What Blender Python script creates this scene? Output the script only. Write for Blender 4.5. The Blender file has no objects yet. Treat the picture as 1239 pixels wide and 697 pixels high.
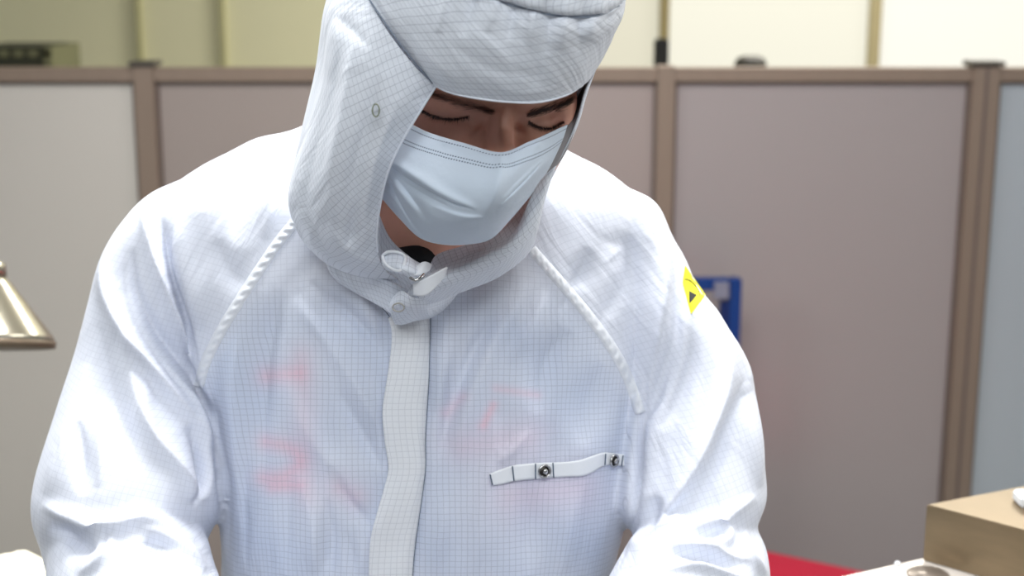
import bpy, bmesh, math, random
import numpy as np
from mathutils import Vector, Matrix
from mathutils.bvhtree import BVHTree

random.seed(7); rng = np.random.default_rng(7)
SC = bpy.context.scene
COL = SC.collection
R = math.radians

# ------------------------------------------------------------------ camera
CAMZ, CAMY, PITCH, FPX = 1.70, -1.26, R(12.5), 1720.0
cam_d = bpy.data.cameras.new('camera'); cam = bpy.data.objects.new('camera', cam_d); COL.objects.link(cam)
cam.location = (0, CAMY, CAMZ); cam.rotation_euler = (R(90) - PITCH, 0, 0)
cam_d.sensor_width = 36; cam_d.lens = FPX * 36 / 1239
cam_d.dof.use_dof = True; cam_d.dof.focus_distance = 1.08; cam_d.dof.aperture_fstop = 6.0
cam_d.clip_start = 0.05
SC.camera = cam
# ------------------------------------------------------------------ world and lights
w = bpy.data.worlds.new('world'); SC.world = w; w.use_nodes = True
w.node_tree.nodes['Background'].inputs[0].default_value = (0.93, 0.96, 1.0, 1)
w.node_tree.nodes['Background'].inputs[1].default_value = 0.20

def area(name, loc, rot, sx, sy, power, color=(1, 1, 1)):
    l = bpy.data.lights.new(name, 'AREA'); l.shape = 'RECTANGLE'; l.size = sx; l.size_y = sy
    l.energy = power; l.color = color
    o = bpy.data.objects.new(name, l); COL.objects.link(o); o.location = loc
    o.rotation_euler = rot
    return o
area('ceiling_lamp_over_bench', (0.0, 0.35, 2.95), (R(-6), 0, 0), 1.4, 0.6, 56, (1.0, 0.99, 0.97))
area('side_light_left', (-1.75, 0.45, 2.25), (R(-18), R(-66), 0), 0.5, 1.2, 17, (0.95, 0.98, 1.0))  # unseen side light, added so the sleeve folds show
area('side_light_right', (1.75, 0.45, 2.25), (R(-18), R(66), 0), 0.5, 1.2, 15, (1.0, 0.99, 0.97))  # matching unseen side light, added for the other sleeve
area('ceiling_lamp_front', (0.1, -2.2, 2.9), (R(38), 0, 0), 1.6, 0.5, 34, (0.97, 0.99, 1.0))
area('ceiling_lamp_far_room', (1.4, 3.5, 2.95), (0, 0, 0), 2.4, 0.8, 105, (1.0, 0.97, 0.90))

SC.view_settings.view_transform = 'Standard'
SC.view_settings.look = 'None'
SC.view_settings.gamma = 1
SC.view_settings.use_curve_mapping = False
SC.view_settings.exposure = 0.0

# ------------------------------------------------------------------ coordinates (pixel + distance -> point in the room)
CP, SP = math.cos(PITCH), math.sin(PITCH)
def cs2w(P):                       # camera-axes metres (right, up, toward viewer) -> world
    P = np.asarray(P, float)
    X, Y, Z = P[..., 0], P[..., 1], P[..., 2]
    return np.stack([X, CAMY + Y * SP - Z * CP, CAMZ + Y * CP + Z * SP], -1)
def w2cs(P):
    P = np.asarray(P, float)
    x, y, z = P[..., 0], P[..., 1] - CAMY, P[..., 2] - CAMZ
    return np.stack([x, y * SP + z * CP, -y * CP + z * SP], -1)
def pd(P):                         # (px, py, d) -> world
    P = np.asarray(P, float)
    d = P[..., 2]
    return cs2w(np.stack([(P[..., 0] - 619.5) / FPX * d, (348.5 - P[..., 1]) / FPX * d, -d], -1))
def proj(W):
    c = w2cs(W); d = -c[..., 2]
    return np.stack([619.5 + c[..., 0] / d * FPX, 348.5 - c[..., 1] / d * FPX, d], -1)
def on_z(px, py, z):               # point of a pixel's ray at height z
    a = pd((px, py, 1.0)); o = np.array([0, CAMY, CAMZ]); v = a - o
    return o + v * (z - CAMZ) / v[2]
def on_y(px, py, y):
    a = pd((px, py, 1.0)); o = np.array([0, CAMY, CAMZ]); v = a - o
    return o + v * (y - CAMY) / v[1]

# ------------------------------------------------------------------ materials
def s2l(c):
    return tuple(((x / 255) / 12.92 if x / 255 <= .04045 else ((x / 255 + .055) / 1.055) ** 2.4) for x in c)
def mat(name, rgb, rough=.6, metal=0.0, spec=.5, noise=None, bump=None, emit=None, sss=0, sheen=0):
    m = bpy.data.materials.new(name); m.use_nodes = True
    nt = m.node_tree; N = nt.nodes; L = nt.links; b = N['Principled BSDF']
    c = (*s2l(rgb), 1)
    b.inputs['Base Color'].default_value = c
    b.inputs['Roughness'].default_value = rough; b.inputs['Metallic'].default_value = metal
    b.inputs['Specular IOR Level'].default_value = spec
    if sheen: b.inputs['Sheen Weight'].default_value = sheen
    if sss:
        b.inputs['Subsurface Weight'].default_value = sss
        b.inputs['Subsurface Radius'].default_value = (.012, .005, .003)
        b.inputs['Subsurface Scale'].default_value = 1.0
    tc = N.new('ShaderNodeTexCoord')
    if noise:
        sc, amt = noise[:2]
        n = N.new('ShaderNodeTexNoise'); n.inputs['Scale'].default_value = sc; n.inputs['Detail'].default_value = 6
        mp = N.new('ShaderNodeMapping'); mp.inputs['Scale'].default_value = noise[2] if len(noise) > 2 else (1, 1, 1)
        L.new(tc.outputs['Object'], mp.inputs[0]); L.new(mp.outputs[0], n.inputs['Vector'])
        mx = N.new('ShaderNodeMix'); mx.data_type = 'RGBA'
        mx.inputs[6].default_value = tuple(x * (1 - amt) for x in c[:3]) + (1,)
        mx.inputs[7].default_value = tuple(min(1, x * (1 + amt)) for x in c[:3]) + (1,)
        L.new(n.outputs[0], mx.inputs[0]); L.new(mx.outputs[2], b.inputs['Base Color'])
    if bump:
        n = N.new('ShaderNodeTexNoise'); n.inputs['Scale'].default_value = bump[0]; n.inputs['Detail'].default_value = 5
        L.new(tc.outputs['Object'], n.inputs['Vector'])
        bp = N.new('ShaderNodeBump'); bp.inputs['Strength'].default_value = bump[1]; bp.inputs['Distance'].default_value = bump[2]
        L.new(n.outputs[0], bp.inputs['Height']); L.new(bp.outputs[0], b.inputs['Normal'])
    if emit:
        b.inputs['Emission Color'].default_value = (*s2l(emit[0]), 1); b.inputs['Emission Strength'].default_value = emit[1]
    return m

def fabric(name, rgb, line=(96, 106, 128), w=.00022, amt=.6, tint=False, rough=.62, wrinkle=.35, period=.005):
    """white cleanroom cloth with the thin dark conductive grid woven in"""
    m = mat(name, rgb, rough, sheen=.15, spec=.35)
    nt = m.node_tree; N = nt.nodes; L = nt.links; b = N['Principled BSDF']
    at = N.new('ShaderNodeAttribute'); at.attribute_name = 'fab'
    nz = N.new('ShaderNodeTexNoise'); nz.inputs['Scale'].default_value = 22; nz.inputs['Detail'].default_value = 2
    L.new(at.outputs['Vector'], nz.inputs['Vector'])
    va = N.new('ShaderNodeVectorMath'); va.operation = 'MULTIPLY_ADD'
    va.inputs[1].default_value = (.004, .004, 0)
    L.new(nz.outputs['Color'], va.inputs[0]); L.new(at.outputs['Vector'], va.inputs[2])
    sp = N.new('ShaderNodeSeparateXYZ'); L.new(va.outputs[0], sp.inputs[0])
    outs = []
    for k in range(2):
        pp = N.new('ShaderNodeMath'); pp.operation = 'PINGPONG'; pp.inputs[1].default_value = period / 2
        L.new(sp.outputs[k], pp.inputs[0])
        mr = N.new('ShaderNodeMapRange'); mr.inputs[1].default_value = w * .6; mr.inputs[2].default_value = w * 1.5
        mr.inputs[3].default_value = amt; mr.inputs[4].default_value = 0
        L.new(pp.outputs[0], mr.inputs[0]); outs.append(mr)
    mxm = N.new('ShaderNodeMath'); mxm.operation = 'MAXIMUM'
    L.new(outs[0].outputs[0], mxm.inputs[0]); L.new(outs[1].outputs[0], mxm.inputs[1])
    mx = N.new('ShaderNodeMix'); mx.data_type = 'RGBA'
    mx.inputs[6].default_value = (*s2l(rgb), 1); mx.inputs[7].default_value = (*s2l(line), 1)
    if tint:
        ta = N.new('ShaderNodeAttribute'); ta.attribute_name = 'tint'; L.new(ta.outputs['Color'], mx.inputs[6])
    if tint:
        ml = N.new('ShaderNodeMath'); ml.operation = 'MULTIPLY'; L.new(mxm.outputs[0], ml.inputs[0]); L.new(ta.outputs['Alpha'], ml.inputs[1]); L.new(ml.outputs[0], mx.inputs[0])
    else: L.new(mxm.outputs[0], mx.inputs[0])
    L.new(mx.outputs[2], b.inputs['Base Color'])
    # cloth crumple: two scales of noise
    n1 = N.new('ShaderNodeTexNoise'); n1.inputs['Scale'].default_value = 16; n1.inputs['Detail'].default_value = 3; n1.inputs['Distortion'].default_value = .8
    mp = N.new('ShaderNodeMapping'); mp.inputs['Scale'].default_value = (2.2, .8, 1)
    L.new(at.outputs['Vector'], mp.inputs[0]); L.new(mp.outputs[0], n1.inputs['Vector'])
    n2 = N.new('ShaderNodeTexNoise'); n2.inputs['Scale'].default_value = 900; L.new(at.outputs['Vector'], n2.inputs['Vector'])
    b1 = N.new('ShaderNodeBump'); b1.inputs['Strength'].default_value = wrinkle; b1.inputs['Distance'].default_value = .01
    b2 = N.new('ShaderNodeBump'); b2.inputs['Strength'].default_value = .12; b2.inputs['Distance'].default_value = .0004
    L.new(n1.outputs[0], b1.inputs['Height']); L.new(n2.outputs[0], b2.inputs['Height'])
    L.new(b1.outputs[0], b2.inputs['Normal']); L.new(b2.outputs[0], b.inputs['Normal'])
    return m

M_suit = fabric('coverall_cloth', (226, 231, 240), tint=True, amt=.33)
M_hood = fabric('hood_cloth', (226, 232, 242), w=.00019, amt=.42, wrinkle=.4)
M_white = mat('white_tape', (236, 240, 246), .6, bump=(400, .2, .0005), noise=(60, .03))
M_thread = mat('blue_grey_thread', (70, 88, 112), .8, noise=(300, .2))
M_mask = None
M_skin = mat('skin', (222, 162, 138), .5, sss=.12, noise=(45, .12), bump=(420, .25, .0006))
M_hair = mat('dark_brown_hair', (74, 52, 42), .6, noise=(100, .2))
M_knit = mat('black_knit', (24, 24, 28), .9, noise=(200, .3))
M_steel = mat('polished_steel', (190, 190, 190), .18, 1.0, noise=(200, .1))
M_snapdark = mat('dark_snap_well', (70, 68, 64), .35, .8, noise=(200, .15))
M_yellow = mat('yellow_label', (232, 226, 20), .6, noise=(90, .04))
M_black = mat('black_print', (18, 20, 18), .6, noise=(90, .1))
M_glove = mat('white_glove', (225, 228, 232), .5, noise=(60, .03))
M_boot = mat('white_boot', (215, 218, 222), .5, noise=(40, .04))

# ------------------------------------------------------------------ object helpers
def link(o, parent=None):
    COL.objects.link(o)
    if parent is not None:
        o.parent = parent
        o.matrix_parent_inverse = parent.matrix_world.inverted()
    return o
def empty(name, loc):
    o = bpy.data.objects.new(name, None); o.location = loc; COL.objects.link(o)
    o.matrix_world = Matrix.Translation(loc)
    return o
def tag(o, label=None, cat=None, group=None, kind=None):
    for k, v in (('label', label), ('category', cat), ('group', group), ('kind', kind)):
        if v: o[k] = v
    return o
def mesh(name, V, F, m, parent=None, smooth=True, attrs=None, center=True):
    V = np.asarray(V, float)
    c = V.mean(0) if center else np.zeros(3)
    me = bpy.data.meshes.new(name)
    me.from_pydata((V - c).tolist(), [], [tuple(f) for f in F]); me.update()
    if smooth: me.polygons.foreach_set('use_smooth', [True] * len(me.polygons))
    if attrs:
        for k, a in attrs.items():
            if a.shape[1] == 4:
                at = me.attributes.new(k, 'FLOAT_COLOR', 'POINT'); at.data.foreach_set('color', a.astype(np.float32).ravel())
            else:
                at = me.attributes.new(k, 'FLOAT_VECTOR', 'POINT'); at.data.foreach_set('vector', a.astype(np.float32).ravel())
    me.materials.append(m)
    o = bpy.data.objects.new(name, me); o.location = c; o.matrix_world = Matrix.Translation(c)
    return link(o, parent)

def crm(n, out):                   # Catmull-Rom weights, out samples over n controls
    W = np.zeros((out, n))
    for i, t in enumerate(np.linspace(0, n - 1, out)):
        k = min(int(t), n - 2); f = t - k
        c = [-.5 * f + f * f - .5 * f ** 3, 1 - 2.5 * f * f + 1.5 * f ** 3, .5 * f + 2 * f * f - 1.5 * f ** 3, -.5 * f * f + .5 * f ** 3]
        idx = [k - 1, k, k + 1, k + 2]
        for j, q in zip(idx, c):
            if j < 0: W[i, 0] += 2 * q; W[i, 1] -= q
            elif j > n - 1: W[i, n - 1] += 2 * q; W[i, n - 2] -= q
            else: W[i, j] += q
    return W
def curve(P, out):
    P = np.asarray(P, float); return crm(len(P), out) @ P
def gridF(r, c, off=0, wrap=False):
    F = []
    for i in range(r - 1):
        for j in range(c if wrap else c - 1):
            a = off + i * c + j; b = off + i * c + (j + 1) % c
            F.append((a, a + c, b + c, b))
    return F

def stroke_disp(PX, strokes):
    """height in metres at pixel positions PX from sculpting strokes
       stroke = (points, left_width, right_width, amplitude_mm [, 'hold'])"""
    out = np.zeros(len(PX))
    for st in strokes:
        pts = np.asarray(curve(st[0], max(8, len(st[0]) * 5)), float)
        wl, wr, amp = st[1], st[2], st[3]
        wm = max(wl, wr) * 2.6
        lo = pts.min(0) - wm; hi = pts.max(0) + wm
        idx = np.nonzero((PX[:, 0] > lo[0]) & (PX[:, 0] < hi[0]) & (PX[:, 1] > lo[1]) & (PX[:, 1] < hi[1]))[0]
        if not len(idx): continue
        Q = PX[idx, :2]
        best = np.full(len(idx), 1e9); side = np.zeros(len(idx)); tt = np.zeros(len(idx))
        n = len(pts) - 1
        for k in range(n):
            a, b = pts[k], pts[k + 1]; ab = b - a; L2 = (ab ** 2).sum() + 1e-9
            t = np.clip(((Q - a) @ ab) / L2, 0, 1)
            dv = Q - (a + t[:, None] * ab); dd = np.hypot(dv[:, 0], dv[:, 1])
            m = dd < best
            best = np.where(m, dd, best)
            s = ab[0] * dv[:, 1] - ab[1] * dv[:, 0]
            side = np.where(m, s, side); tt = np.where(m, (k + t) / n, tt)
        wd = np.where(side < 0, wl, wr)
        fade = np.sin(np.pi * np.clip(tt, .0, 1)) ** .9 if len(st) < 5 else (1 if st[4] == 'hold' else (np.cos(np.pi / 2 * tt) ** .7 if st[4] == 'start' else np.sin(np.pi / 2 * tt) ** .7))
        wd = wd * (1 if len(st) > 4 else .45 + .55 * fade)
        out[idx] += amp * .001 * np.exp(-(best / wd * .9 + 1e-9) ** 1.6) * fade
    return out

def sheet(name, ctrl, nu, nv, m, parent, thick=.0009, strokes=None, rot=0, noise=None, uv0=(0, 0), gain=1.45):
    """smooth cloth panel through a grid of control points (px, py, d)"""
    C = np.asarray(ctrl, float)
    A = crm(C.shape[0], nv); B = crm(C.shape[1], nu)
    P = np.einsum('ij,jkc,lk->ilc', A, C, B)
    if strokes:
        strokes = [(q[0], q[1], q[2], q[3] * gain, *q[4:]) for q in strokes]
        h = stroke_disp(P.reshape(-1, 3), strokes).reshape(nv, nu)
        P[..., 2] -= h
    W = pd(P)
    du = np.linalg.norm(np.diff(W, axis=1), axis=2); dv = np.linalg.norm(np.diff(W, axis=0), axis=2)
    U = np.zeros((nv, nu)); U[:, 1:] = np.cumsum(du, 1)
    V = np.zeros((nv, nu)); V[1:] = np.cumsum(dv, 0)
    V = V * .5 + .5 * V.mean(1, keepdims=True)
    ca, sa = math.cos(R(rot)), math.sin(R(rot))
    fab = np.stack([U * ca - V * sa + uv0[0], U * sa + V * ca + uv0[1], np.zeros_like(U)], -1).reshape(-1, 3)
    o = mesh(name, W.reshape(-1, 3), gridF(nv, nu), m, parent, attrs={'fab': fab})
    if thick:
        s = o.modifiers.new('thickness', 'SOLIDIFY'); s.thickness = thick; s.offset = 0
    return o

def rings(rows, per=6, n=48, p=2.4):
    """rows (py, xl, xr, d, half_depth) -> closed tube of flat superellipse rings, in camera-axes metres"""
    Rw = curve(rows, (len(rows) - 1) * per + 1)
    th = np.linspace(0, 2 * math.pi, n, endpoint=False)
    c, s = np.cos(th), np.sin(th)
    cx = np.sign(c) * np.abs(c) ** (2 / p); sx = np.sign(s) * np.abs(s) ** (2 / p)
    V = []
    for y, xl, xr, d, h in Rw:
        # width is kept at the ring's own middle distance
        x = ((xl + xr) / 2 - 619.5 + cx * (xr - xl) / 2) / FPX * d
        V.append(np.stack([x, np.full(n, (348.5 - y) / FPX * d), -d + sx * h], -1))
    V = np.array(V).reshape(-1, 3)
    F = gridF(len(Rw), n, 0, True)
    F.append(tuple(range(n))); F.append(tuple(reversed(range(len(V) - n, len(V)))))
    return V, F
def tubec(sp, n=28, per=6):
    """spine of (px, py, d, radius_across, radius_deep) -> closed tube in camera-axes metres"""
    S = curve(sp, (len(sp) - 1) * per + 1)
    C = np.stack([(S[:, 0] - 619.5) / FPX * S[:, 2], (348.5 - S[:, 1]) / FPX * S[:, 2], -S[:, 2]], -1)
    return tubem(C, S[:, 3], S[:, 4], n)
def tubem(C, ra, rb, n=28):
    T = np.gradient(C, axis=0); T /= np.linalg.norm(T, axis=1)[:, None]
    V = []
    th = np.linspace(0, 2 * math.pi, n, endpoint=False)
    for i in range(len(C)):
        a = np.cross(T[i], (0, 0, 1.0));
        if np.linalg.norm(a) < .2: a = np.cross(T[i], (0, 1.0, 0))
        a /= np.linalg.norm(a); b = np.cross(a, T[i])
        V.append(C[i] + np.outer(np.cos(th), a) * ra[i] + np.outer(np.sin(th), b) * rb[i])
    V = np.array(V).reshape(-1, 3)
    F = gridF(len(C), n, 0, True)
    F.append(tuple(range(n))); F.append(tuple(reversed(range(len(V) - n, len(V)))))
    return V, F
def ellipsoid(c, ax, rad, nu=32, nv=20):
    th = np.linspace(0, 2 * math.pi, nu, endpoint=False); ph = np.linspace(.02, math.pi - .02, nv)
    V = []
    for p_ in ph:
        for t in th:
            q = np.array([math.sin(p_) * math.cos(t) * rad[0], math.cos(p_) * rad[1], math.sin(p_) * math.sin(t) * rad[2]])
            V.append(c + ax[0] * q[0] + ax[1] * q[1] + ax[2] * q[2])
    F = gridF(nv, nu, 0, True)
    F.append(tuple(range(nu))); F.append(tuple(reversed(range(len(V) - nu, len(V)))))
    return np.array(V), F
def voxel_union(parts, size, smooth):
    """weld overlapping closed lumps into one continuous skin; returns vertex array (world), quads, normals"""
    V = []; F = []; off = 0
    for v, f in parts:
        V.append(cs2w(v)); F += [tuple(i + off for i in q) for q in f]; off += len(v)
    me = bpy.data.meshes.new('tmp'); me.from_pydata(np.concatenate(V).tolist(), [], F); me.update()
    bm = bmesh.new(); bm.from_mesh(me)
    bmesh.ops.recalc_face_normals(bm, faces=bm.faces); bm.to_mesh(me); bm.free()
    o = bpy.data.objects.new('tmp', me); COL.objects.link(o)
    r = o.modifiers.new('r', 'REMESH'); r.mode = 'VOXEL'; r.voxel_size = size
    s = o.modifiers.new('s', 'SMOOTH'); s.factor = .6; s.iterations = smooth
    dg = bpy.context.evaluated_depsgraph_get(); dg.update()
    ev = o.evaluated_get(dg).to_mesh()
    n = len(ev.vertices); W = np.empty(n * 3, np.float32); ev.vertices.foreach_get('co', W); W = W.reshape(-1, 3).astype(float)
    NN = np.empty(n * 3, np.float32); ev.vertices.foreach_get('normal', NN); NN = NN.reshape(-1, 3).astype(float)
    q = np.empty(len(ev.loops), np.int32); ev.loops.foreach_get('vertex_index', q); q = q.reshape(-1, 4)
    o.evaluated_get(dg).to_mesh_clear()
    bpy.data.objects.remove(o); bpy.data.meshes.remove(me)
    return W, q, NN

# =================================================================== THE SETTING
def box(bm, lo, hi, bev=0):
    r = bmesh.ops.create_cube(bm, size=1)
    for v in r['verts']:
        v.co = Vector([(lo[i] + hi[i]) / 2 + v.co[i] * (hi[i] - lo[i]) for i in range(3)])
    if bev: bmesh.ops.bevel(bm, geom=list({e for v in r['verts'] for e in v.link_edges}), offset=bev, segments=2, affect='EDGES')
def bobj(name, bm, m, parent=None, smooth=False):
    me = bpy.data.meshes.new(name); bm.to_mesh(me); bm.free()
    n = len(me.vertices); c = np.empty(n * 3, np.float32); me.vertices.foreach_get('co', c); c = c.reshape(-1, 3)
    mid = (c.min(0) + c.max(0)) / 2; me.vertices.foreach_set('co', (c - mid).ravel()); me.update()
    me.materials.append(m)
    if smooth: me.polygons.foreach_set('use_smooth', [True] * len(me.polygons))
    o = bpy.data.objects.new(name, me); o.location = mid; o.matrix_world = Matrix.Translation(mid)
    return link(o, parent)
def boxobj(name, lo, hi, m, parent=None, bev=.002):
    bm = bmesh.new(); box(bm, lo, hi, bev); return bobj(name, bm, m, parent)

M_floor = mat('grey_vinyl_floor', (150, 150, 146), .45, noise=(6, .06))
M_farwall = mat('pale_olive_wall', (226, 223, 188), .8, noise=(2, .05))
M_ceil = mat('white_ceiling', (235, 235, 230), .8, noise=(3, .03))
M_alu = mat('brownish_aluminium', (150, 132, 118), .45, .25, noise=(30, .06, (1, 1, .1)))
M_alud = mat('dark_gasket', (112, 98, 92), .6, noise=(30, .08))  # darker grey-brown for gaskets, post groove and baseboard
def panelmat(name, rgb): return mat(name, rgb, .34, .22, .7, noise=(1.2, .05), bump=(500, .05, .0005))

YW = 2.26                                   # partition's front face (3.5 m in front of the camera)
fl = boxobj('floor', (-4, -3.2, -.05), (4.5, 5.6, 0), M_floor, bev=0); tag(fl, kind='structure')
ce = boxobj('ceiling', (-4, -3.2, 3.05), (4.5, 5.6, 3.10), M_ceil, bev=0); tag(ce, kind='structure')
wb = boxobj('wall_back', (-4, 4.6, 0), (4.5, 4.72, 3.05), M_farwall, bev=0); tag(wb, kind='structure')

def yx(px, py): return on_y(px, py, YW)
ztop = yx(620, 82)[2]
part = empty('partition', (0, YW + .03, 0))
tag(part, 'chest-high partition of frosted grey panels in brownish aluminium frames behind the person', 'partition')
def X(px): return yx(px, 240)[0]
def postx(top, bot):  # posts measured near the top
    return yx(top, 120)[0], yx(bot, 120)[0]
posts = [(-640, -616), (-238, -216), (164, 188), (486, 508), (795, 816), (1174, 1207), (1560, 1590)]
px_ = [postx(*p) for p in posts]
rail_h = .034
zb = .0
cols = [(222, 217, 208), (222, 217, 208), (224, 218, 210), (176, 163, 157), (176, 162, 158), (178, 168, 168), (192, 200, 208)]
for i, (a, b) in enumerate(px_):
    po = boxobj('post', (a, YW - .012, 0), (b, YW + .05, ztop + .004), M_alu, part)
    if i == 5:
        boxobj('groove', ((a + b) / 2 - .004, YW - .014, .01), ((a + b) / 2 + .004, YW - .006, ztop), M_alud, po, 0)
    if i != 4:
        boxobj('post_cap', (a - .008, YW - .02, ztop + .004), (b + .008, YW + .058, ztop + .016), mat('cap', (80, 74, 66), .5, noise=(50, .1)), po)
for i in range(len(px_) - 1):
    a, b = px_[i][1], px_[i + 1][0]
    boxobj('rail', (a, YW - .006, ztop - rail_h), (b, YW + .045, ztop), M_alu, part)
    boxobj('rail', (a, YW - .006, zb), (b, YW + .045, zb + .05), M_alu, part)
    boxobj('frosted_panel', (a, YW + .014, zb + .05), (b, YW + .022, ztop - rail_h), panelmat('frosted_panel_%d' % i, cols[i + 1]), part, 0)
    bm = bmesh.new()
    box(bm, (a, YW + .004, zb + .05), (a + .008, YW + .02, ztop - rail_h)); box(bm, (b - .008, YW + .004, zb + .05), (b, YW + .02, ztop - rail_h))
    box(bm, (a, YW + .004, ztop - rail_h - .006), (b, YW + .02, ztop - rail_h))
    bobj('gasket', bm, M_alud, part)

# far room: lit frosted windows above the partition
YF = 4.6
def fx(px, py=40): return on_y(px, py, YF)[0]
zlo = 1.25
def window(name, x0, x1, rgb, st):
    o = boxobj(name, (x0, YF - .03, zlo), (x1, YF - .01, 2.6), mat(name + '_pane', (110, 108, 100), .5, emit=(rgb, st), noise=(1, .03)), bev=0)
    tag(o, kind='structure'); return o
window('window_1', fx(640), fx(797), (224, 220, 198), .78)
window('window_2', fx(806), fx(1047), (234, 232, 216), .86)
window('window_3', fx(1060), fx(1560), (238, 237, 228), .92)
M_mull = mat('mullion_metal', (160, 148, 112), .5, .3, noise=(30, .1))
for k, (a, b) in enumerate([(796, 807), (1047, 1060)]):
    o = boxobj('trim_%d' % (k + 1), (fx(a), YF - .08, zlo), (fx(b), YF - .03, 2.6), M_mull if k else mat('dark_mullion', (120, 108, 70), .5, noise=(30, .1)), bev=.002); tag(o, kind='structure')
for k, a in enumerate((167, 268)):
    o = boxobj('trim_%d' % (k + 3), (fx(a), YF - .03, 0), (fx(a + 6), YF, 3.0), mat('seam_strip_%d' % k, (188, 184, 140), .6, noise=(9, .05)), bev=.001); tag(o, kind='structure')
o = boxobj('baseboard_back', (-4, YF - .02, 0), (4.5, YF, .1), M_alud); tag(o, kind='structure')

# dark instrument seen above the partition at far left
p0 = on_y(-30, 56, 3.6); p1 = on_y(64, 82, 3.6)
eq = empty('equipment_cabinet', ((p0[0] + p1[0]) / 2, 3.7, 0))
tag(eq, 'dark box-shaped unit whose top shows above the partition at the far left', 'equipment')
M_dark = mat('dark_housing', (58, 60, 46), .5, noise=(40, .15)); M_dark2 = mat('grey_green_housing', (120, 120, 90), .5, noise=(30, .1))
boxobj('body', (p0[0], 3.6, 0), (p1[0] - .03, 3.9, p0[2]), M_dark, eq, .004)
boxobj('side_cheek', (p1[0] - .028, 3.59, 0), (p1[0], 3.92, p0[2] - .002), M_dark2, eq, .004)
for k in range(5):
    boxobj('vent_slat', (p0[0] + .03 + k * .05, 3.59, p0[2] - .035), (p0[0] + .06 + k * .05, 3.6, p0[2] - .012), M_dark2, eq, .001)
# dark clamp on the mullion, round-topped bin behind the partition
p0 = on_y(793, 47, 3.0); p1 = on_y(809, 84, 3.0)
st = empty('floor_stand', ((p0[0] + p1[0]) / 2, 3.05, 0)); tag(st, 'black stand top rising just behind the partition beside the hood', 'stand')
boxobj('head', (p0[0], 3.0, p1[2] - .05), (p1[0], 3.05, p0[2]), M_black, st, .006)
boxobj('foot', (p0[0] - .1, 2.93, 0), (p1[0] + .1, 3.12, .02), M_black, st, .004)
boxobj('pole', ((p0[0] + p1[0]) / 2 - .01, 3.01, .02), ((p0[0] + p1[0]) / 2 + .01, 3.04, p1[2] - .05), M_black, st, .004)
pc = on_y(914, 69, 2.9)
V, F = [], []
def lathe(name, prof, c, m, parent=None, n=40, smooth=True):
    th = np.linspace(0, 2 * math.pi, n, endpoint=False)
    V = np.array([(c[0] + r * math.cos(t), c[1] + r * math.sin(t), c[2] + z) for r, z in prof for t in th])
    F = gridF(len(prof), n, 0, True); F.append(tuple(range(n))); F.append(tuple(reversed(range(len(V) - n, len(V)))))
    return mesh(name, V, F, m, parent, smooth)
dm = empty('round_bin', (pc[0], 2.98, 0)); tag(dm, 'small domed dark-topped bin peeping over the partition right of the stand', 'bin')
rr = .05
lathe('body', [(.001, 0), (rr, 0), (rr * 1.05, pc[2] - .06), (rr * .98, pc[2] - .05), (.001, pc[2] - .05)], (pc[0], 2.98, 0), mat('bin_body', (150, 134, 110), .5, noise=(20, .05)), dm)
lathe('lid', [(.001, -.05), (rr, -.05), (rr * .96, -.025), (rr * .8, -.008), (rr * .5, -.001), (.001, 0)], (pc[0], 2.98, pc[2]), mat('bin_lid', (52, 48, 40), .5, noise=(20, .1)), dm)

# blue rack and red bench standing before the partition
p0 = on_y(868, 338, 2.120); p1 = on_y(898, 338, 2.120)
M_blue = mat('blue_enamel', (8, 58, 128), .4, noise=(12, .06)); M_red = mat('red_vinyl', (206, 24, 60), .45, noise=(12, .05)); M_grey = mat('grey_plastic', (130, 132, 150), .5, noise=(20, .05))
rk = empty('blue_rack', ((p0[0] + p1[0]) / 2, 2.150, 0)); tag(rk, 'blue metal rack frame standing behind the right sleeve', 'rack')
tz = p0[2]
boxobj('upright', (p1[0] - .028, 2.120, 0), (p1[0], 2.160, tz), M_blue, rk, .003)
boxobj('upright', (p1[0] - .36, 2.120, 0), (p1[0] - .32, 2.160, tz), M_blue, rk, .003)
boxobj('crossbar', (p1[0] - .32, 2.125, tz - .03), (p1[0] - .028, 2.155, tz), M_blue, rk, .003)
boxobj('side_plate', (p1[0] - .05, 2.122, .3), (p1[0] - .028, 2.156, tz - .055), mat('dark_blue', (14, 40, 96), .4, noise=(12, .05)), rk, .002)
boxobj('grey_tag', (p1[0] - .068, 2.112, tz - .048), (p1[0] - .032, 2.125, tz - .006), M_grey, rk, .002)
boxobj('foot', (p1[0] - .38, 2.070, 0), (p1[0] + .02, 2.115, .03), M_blue, rk, .003)
# bench top: a red slab, its back edge sloping in view
zr = on_y(960, 672, 1.85)[2]
bn = empty('red_bench', (.6, 1.75, 0)); tag(bn, 'red padded bench top beside the elbow on the right', 'bench')
a = on_z(820, 642, zr); b_ = on_z(1100, 701, zr); c_ = on_z(1060, 900, zr); d_ = on_z(700, 830, zr)
quad = [a, b_, c_, d_]
V = [(*q[:2], q[2]) for q in quad] + [(*q[:2], q[2] - .06) for q in quad]
bm = bmesh.new(); vs = [bm.verts.new(v) for v in V]
bm.faces.new(vs[:4]); bm.faces.new(vs[7:3:-1])
for i in range(4): bm.faces.new((vs[i], vs[(i + 1) % 4], vs[4 + (i + 1) % 4], vs[4 + i]))
bmesh.ops.recalc_face_normals(bm, faces=bm.faces); bmesh.ops.bevel(bm, geom=list(bm.edges), offset=.012, segments=3, affect='EDGES')
bobj('cushion', bm, M_red, bn)
ctr = sum(quad) / 4
for q in quad:
    l = q + (ctr - q) * .15
    boxobj('leg', (l[0] - .015, l[1] - .015, 0), (l[0] + .015, l[1] + .015, zr - .06), M_blue, bn, .002)

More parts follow.
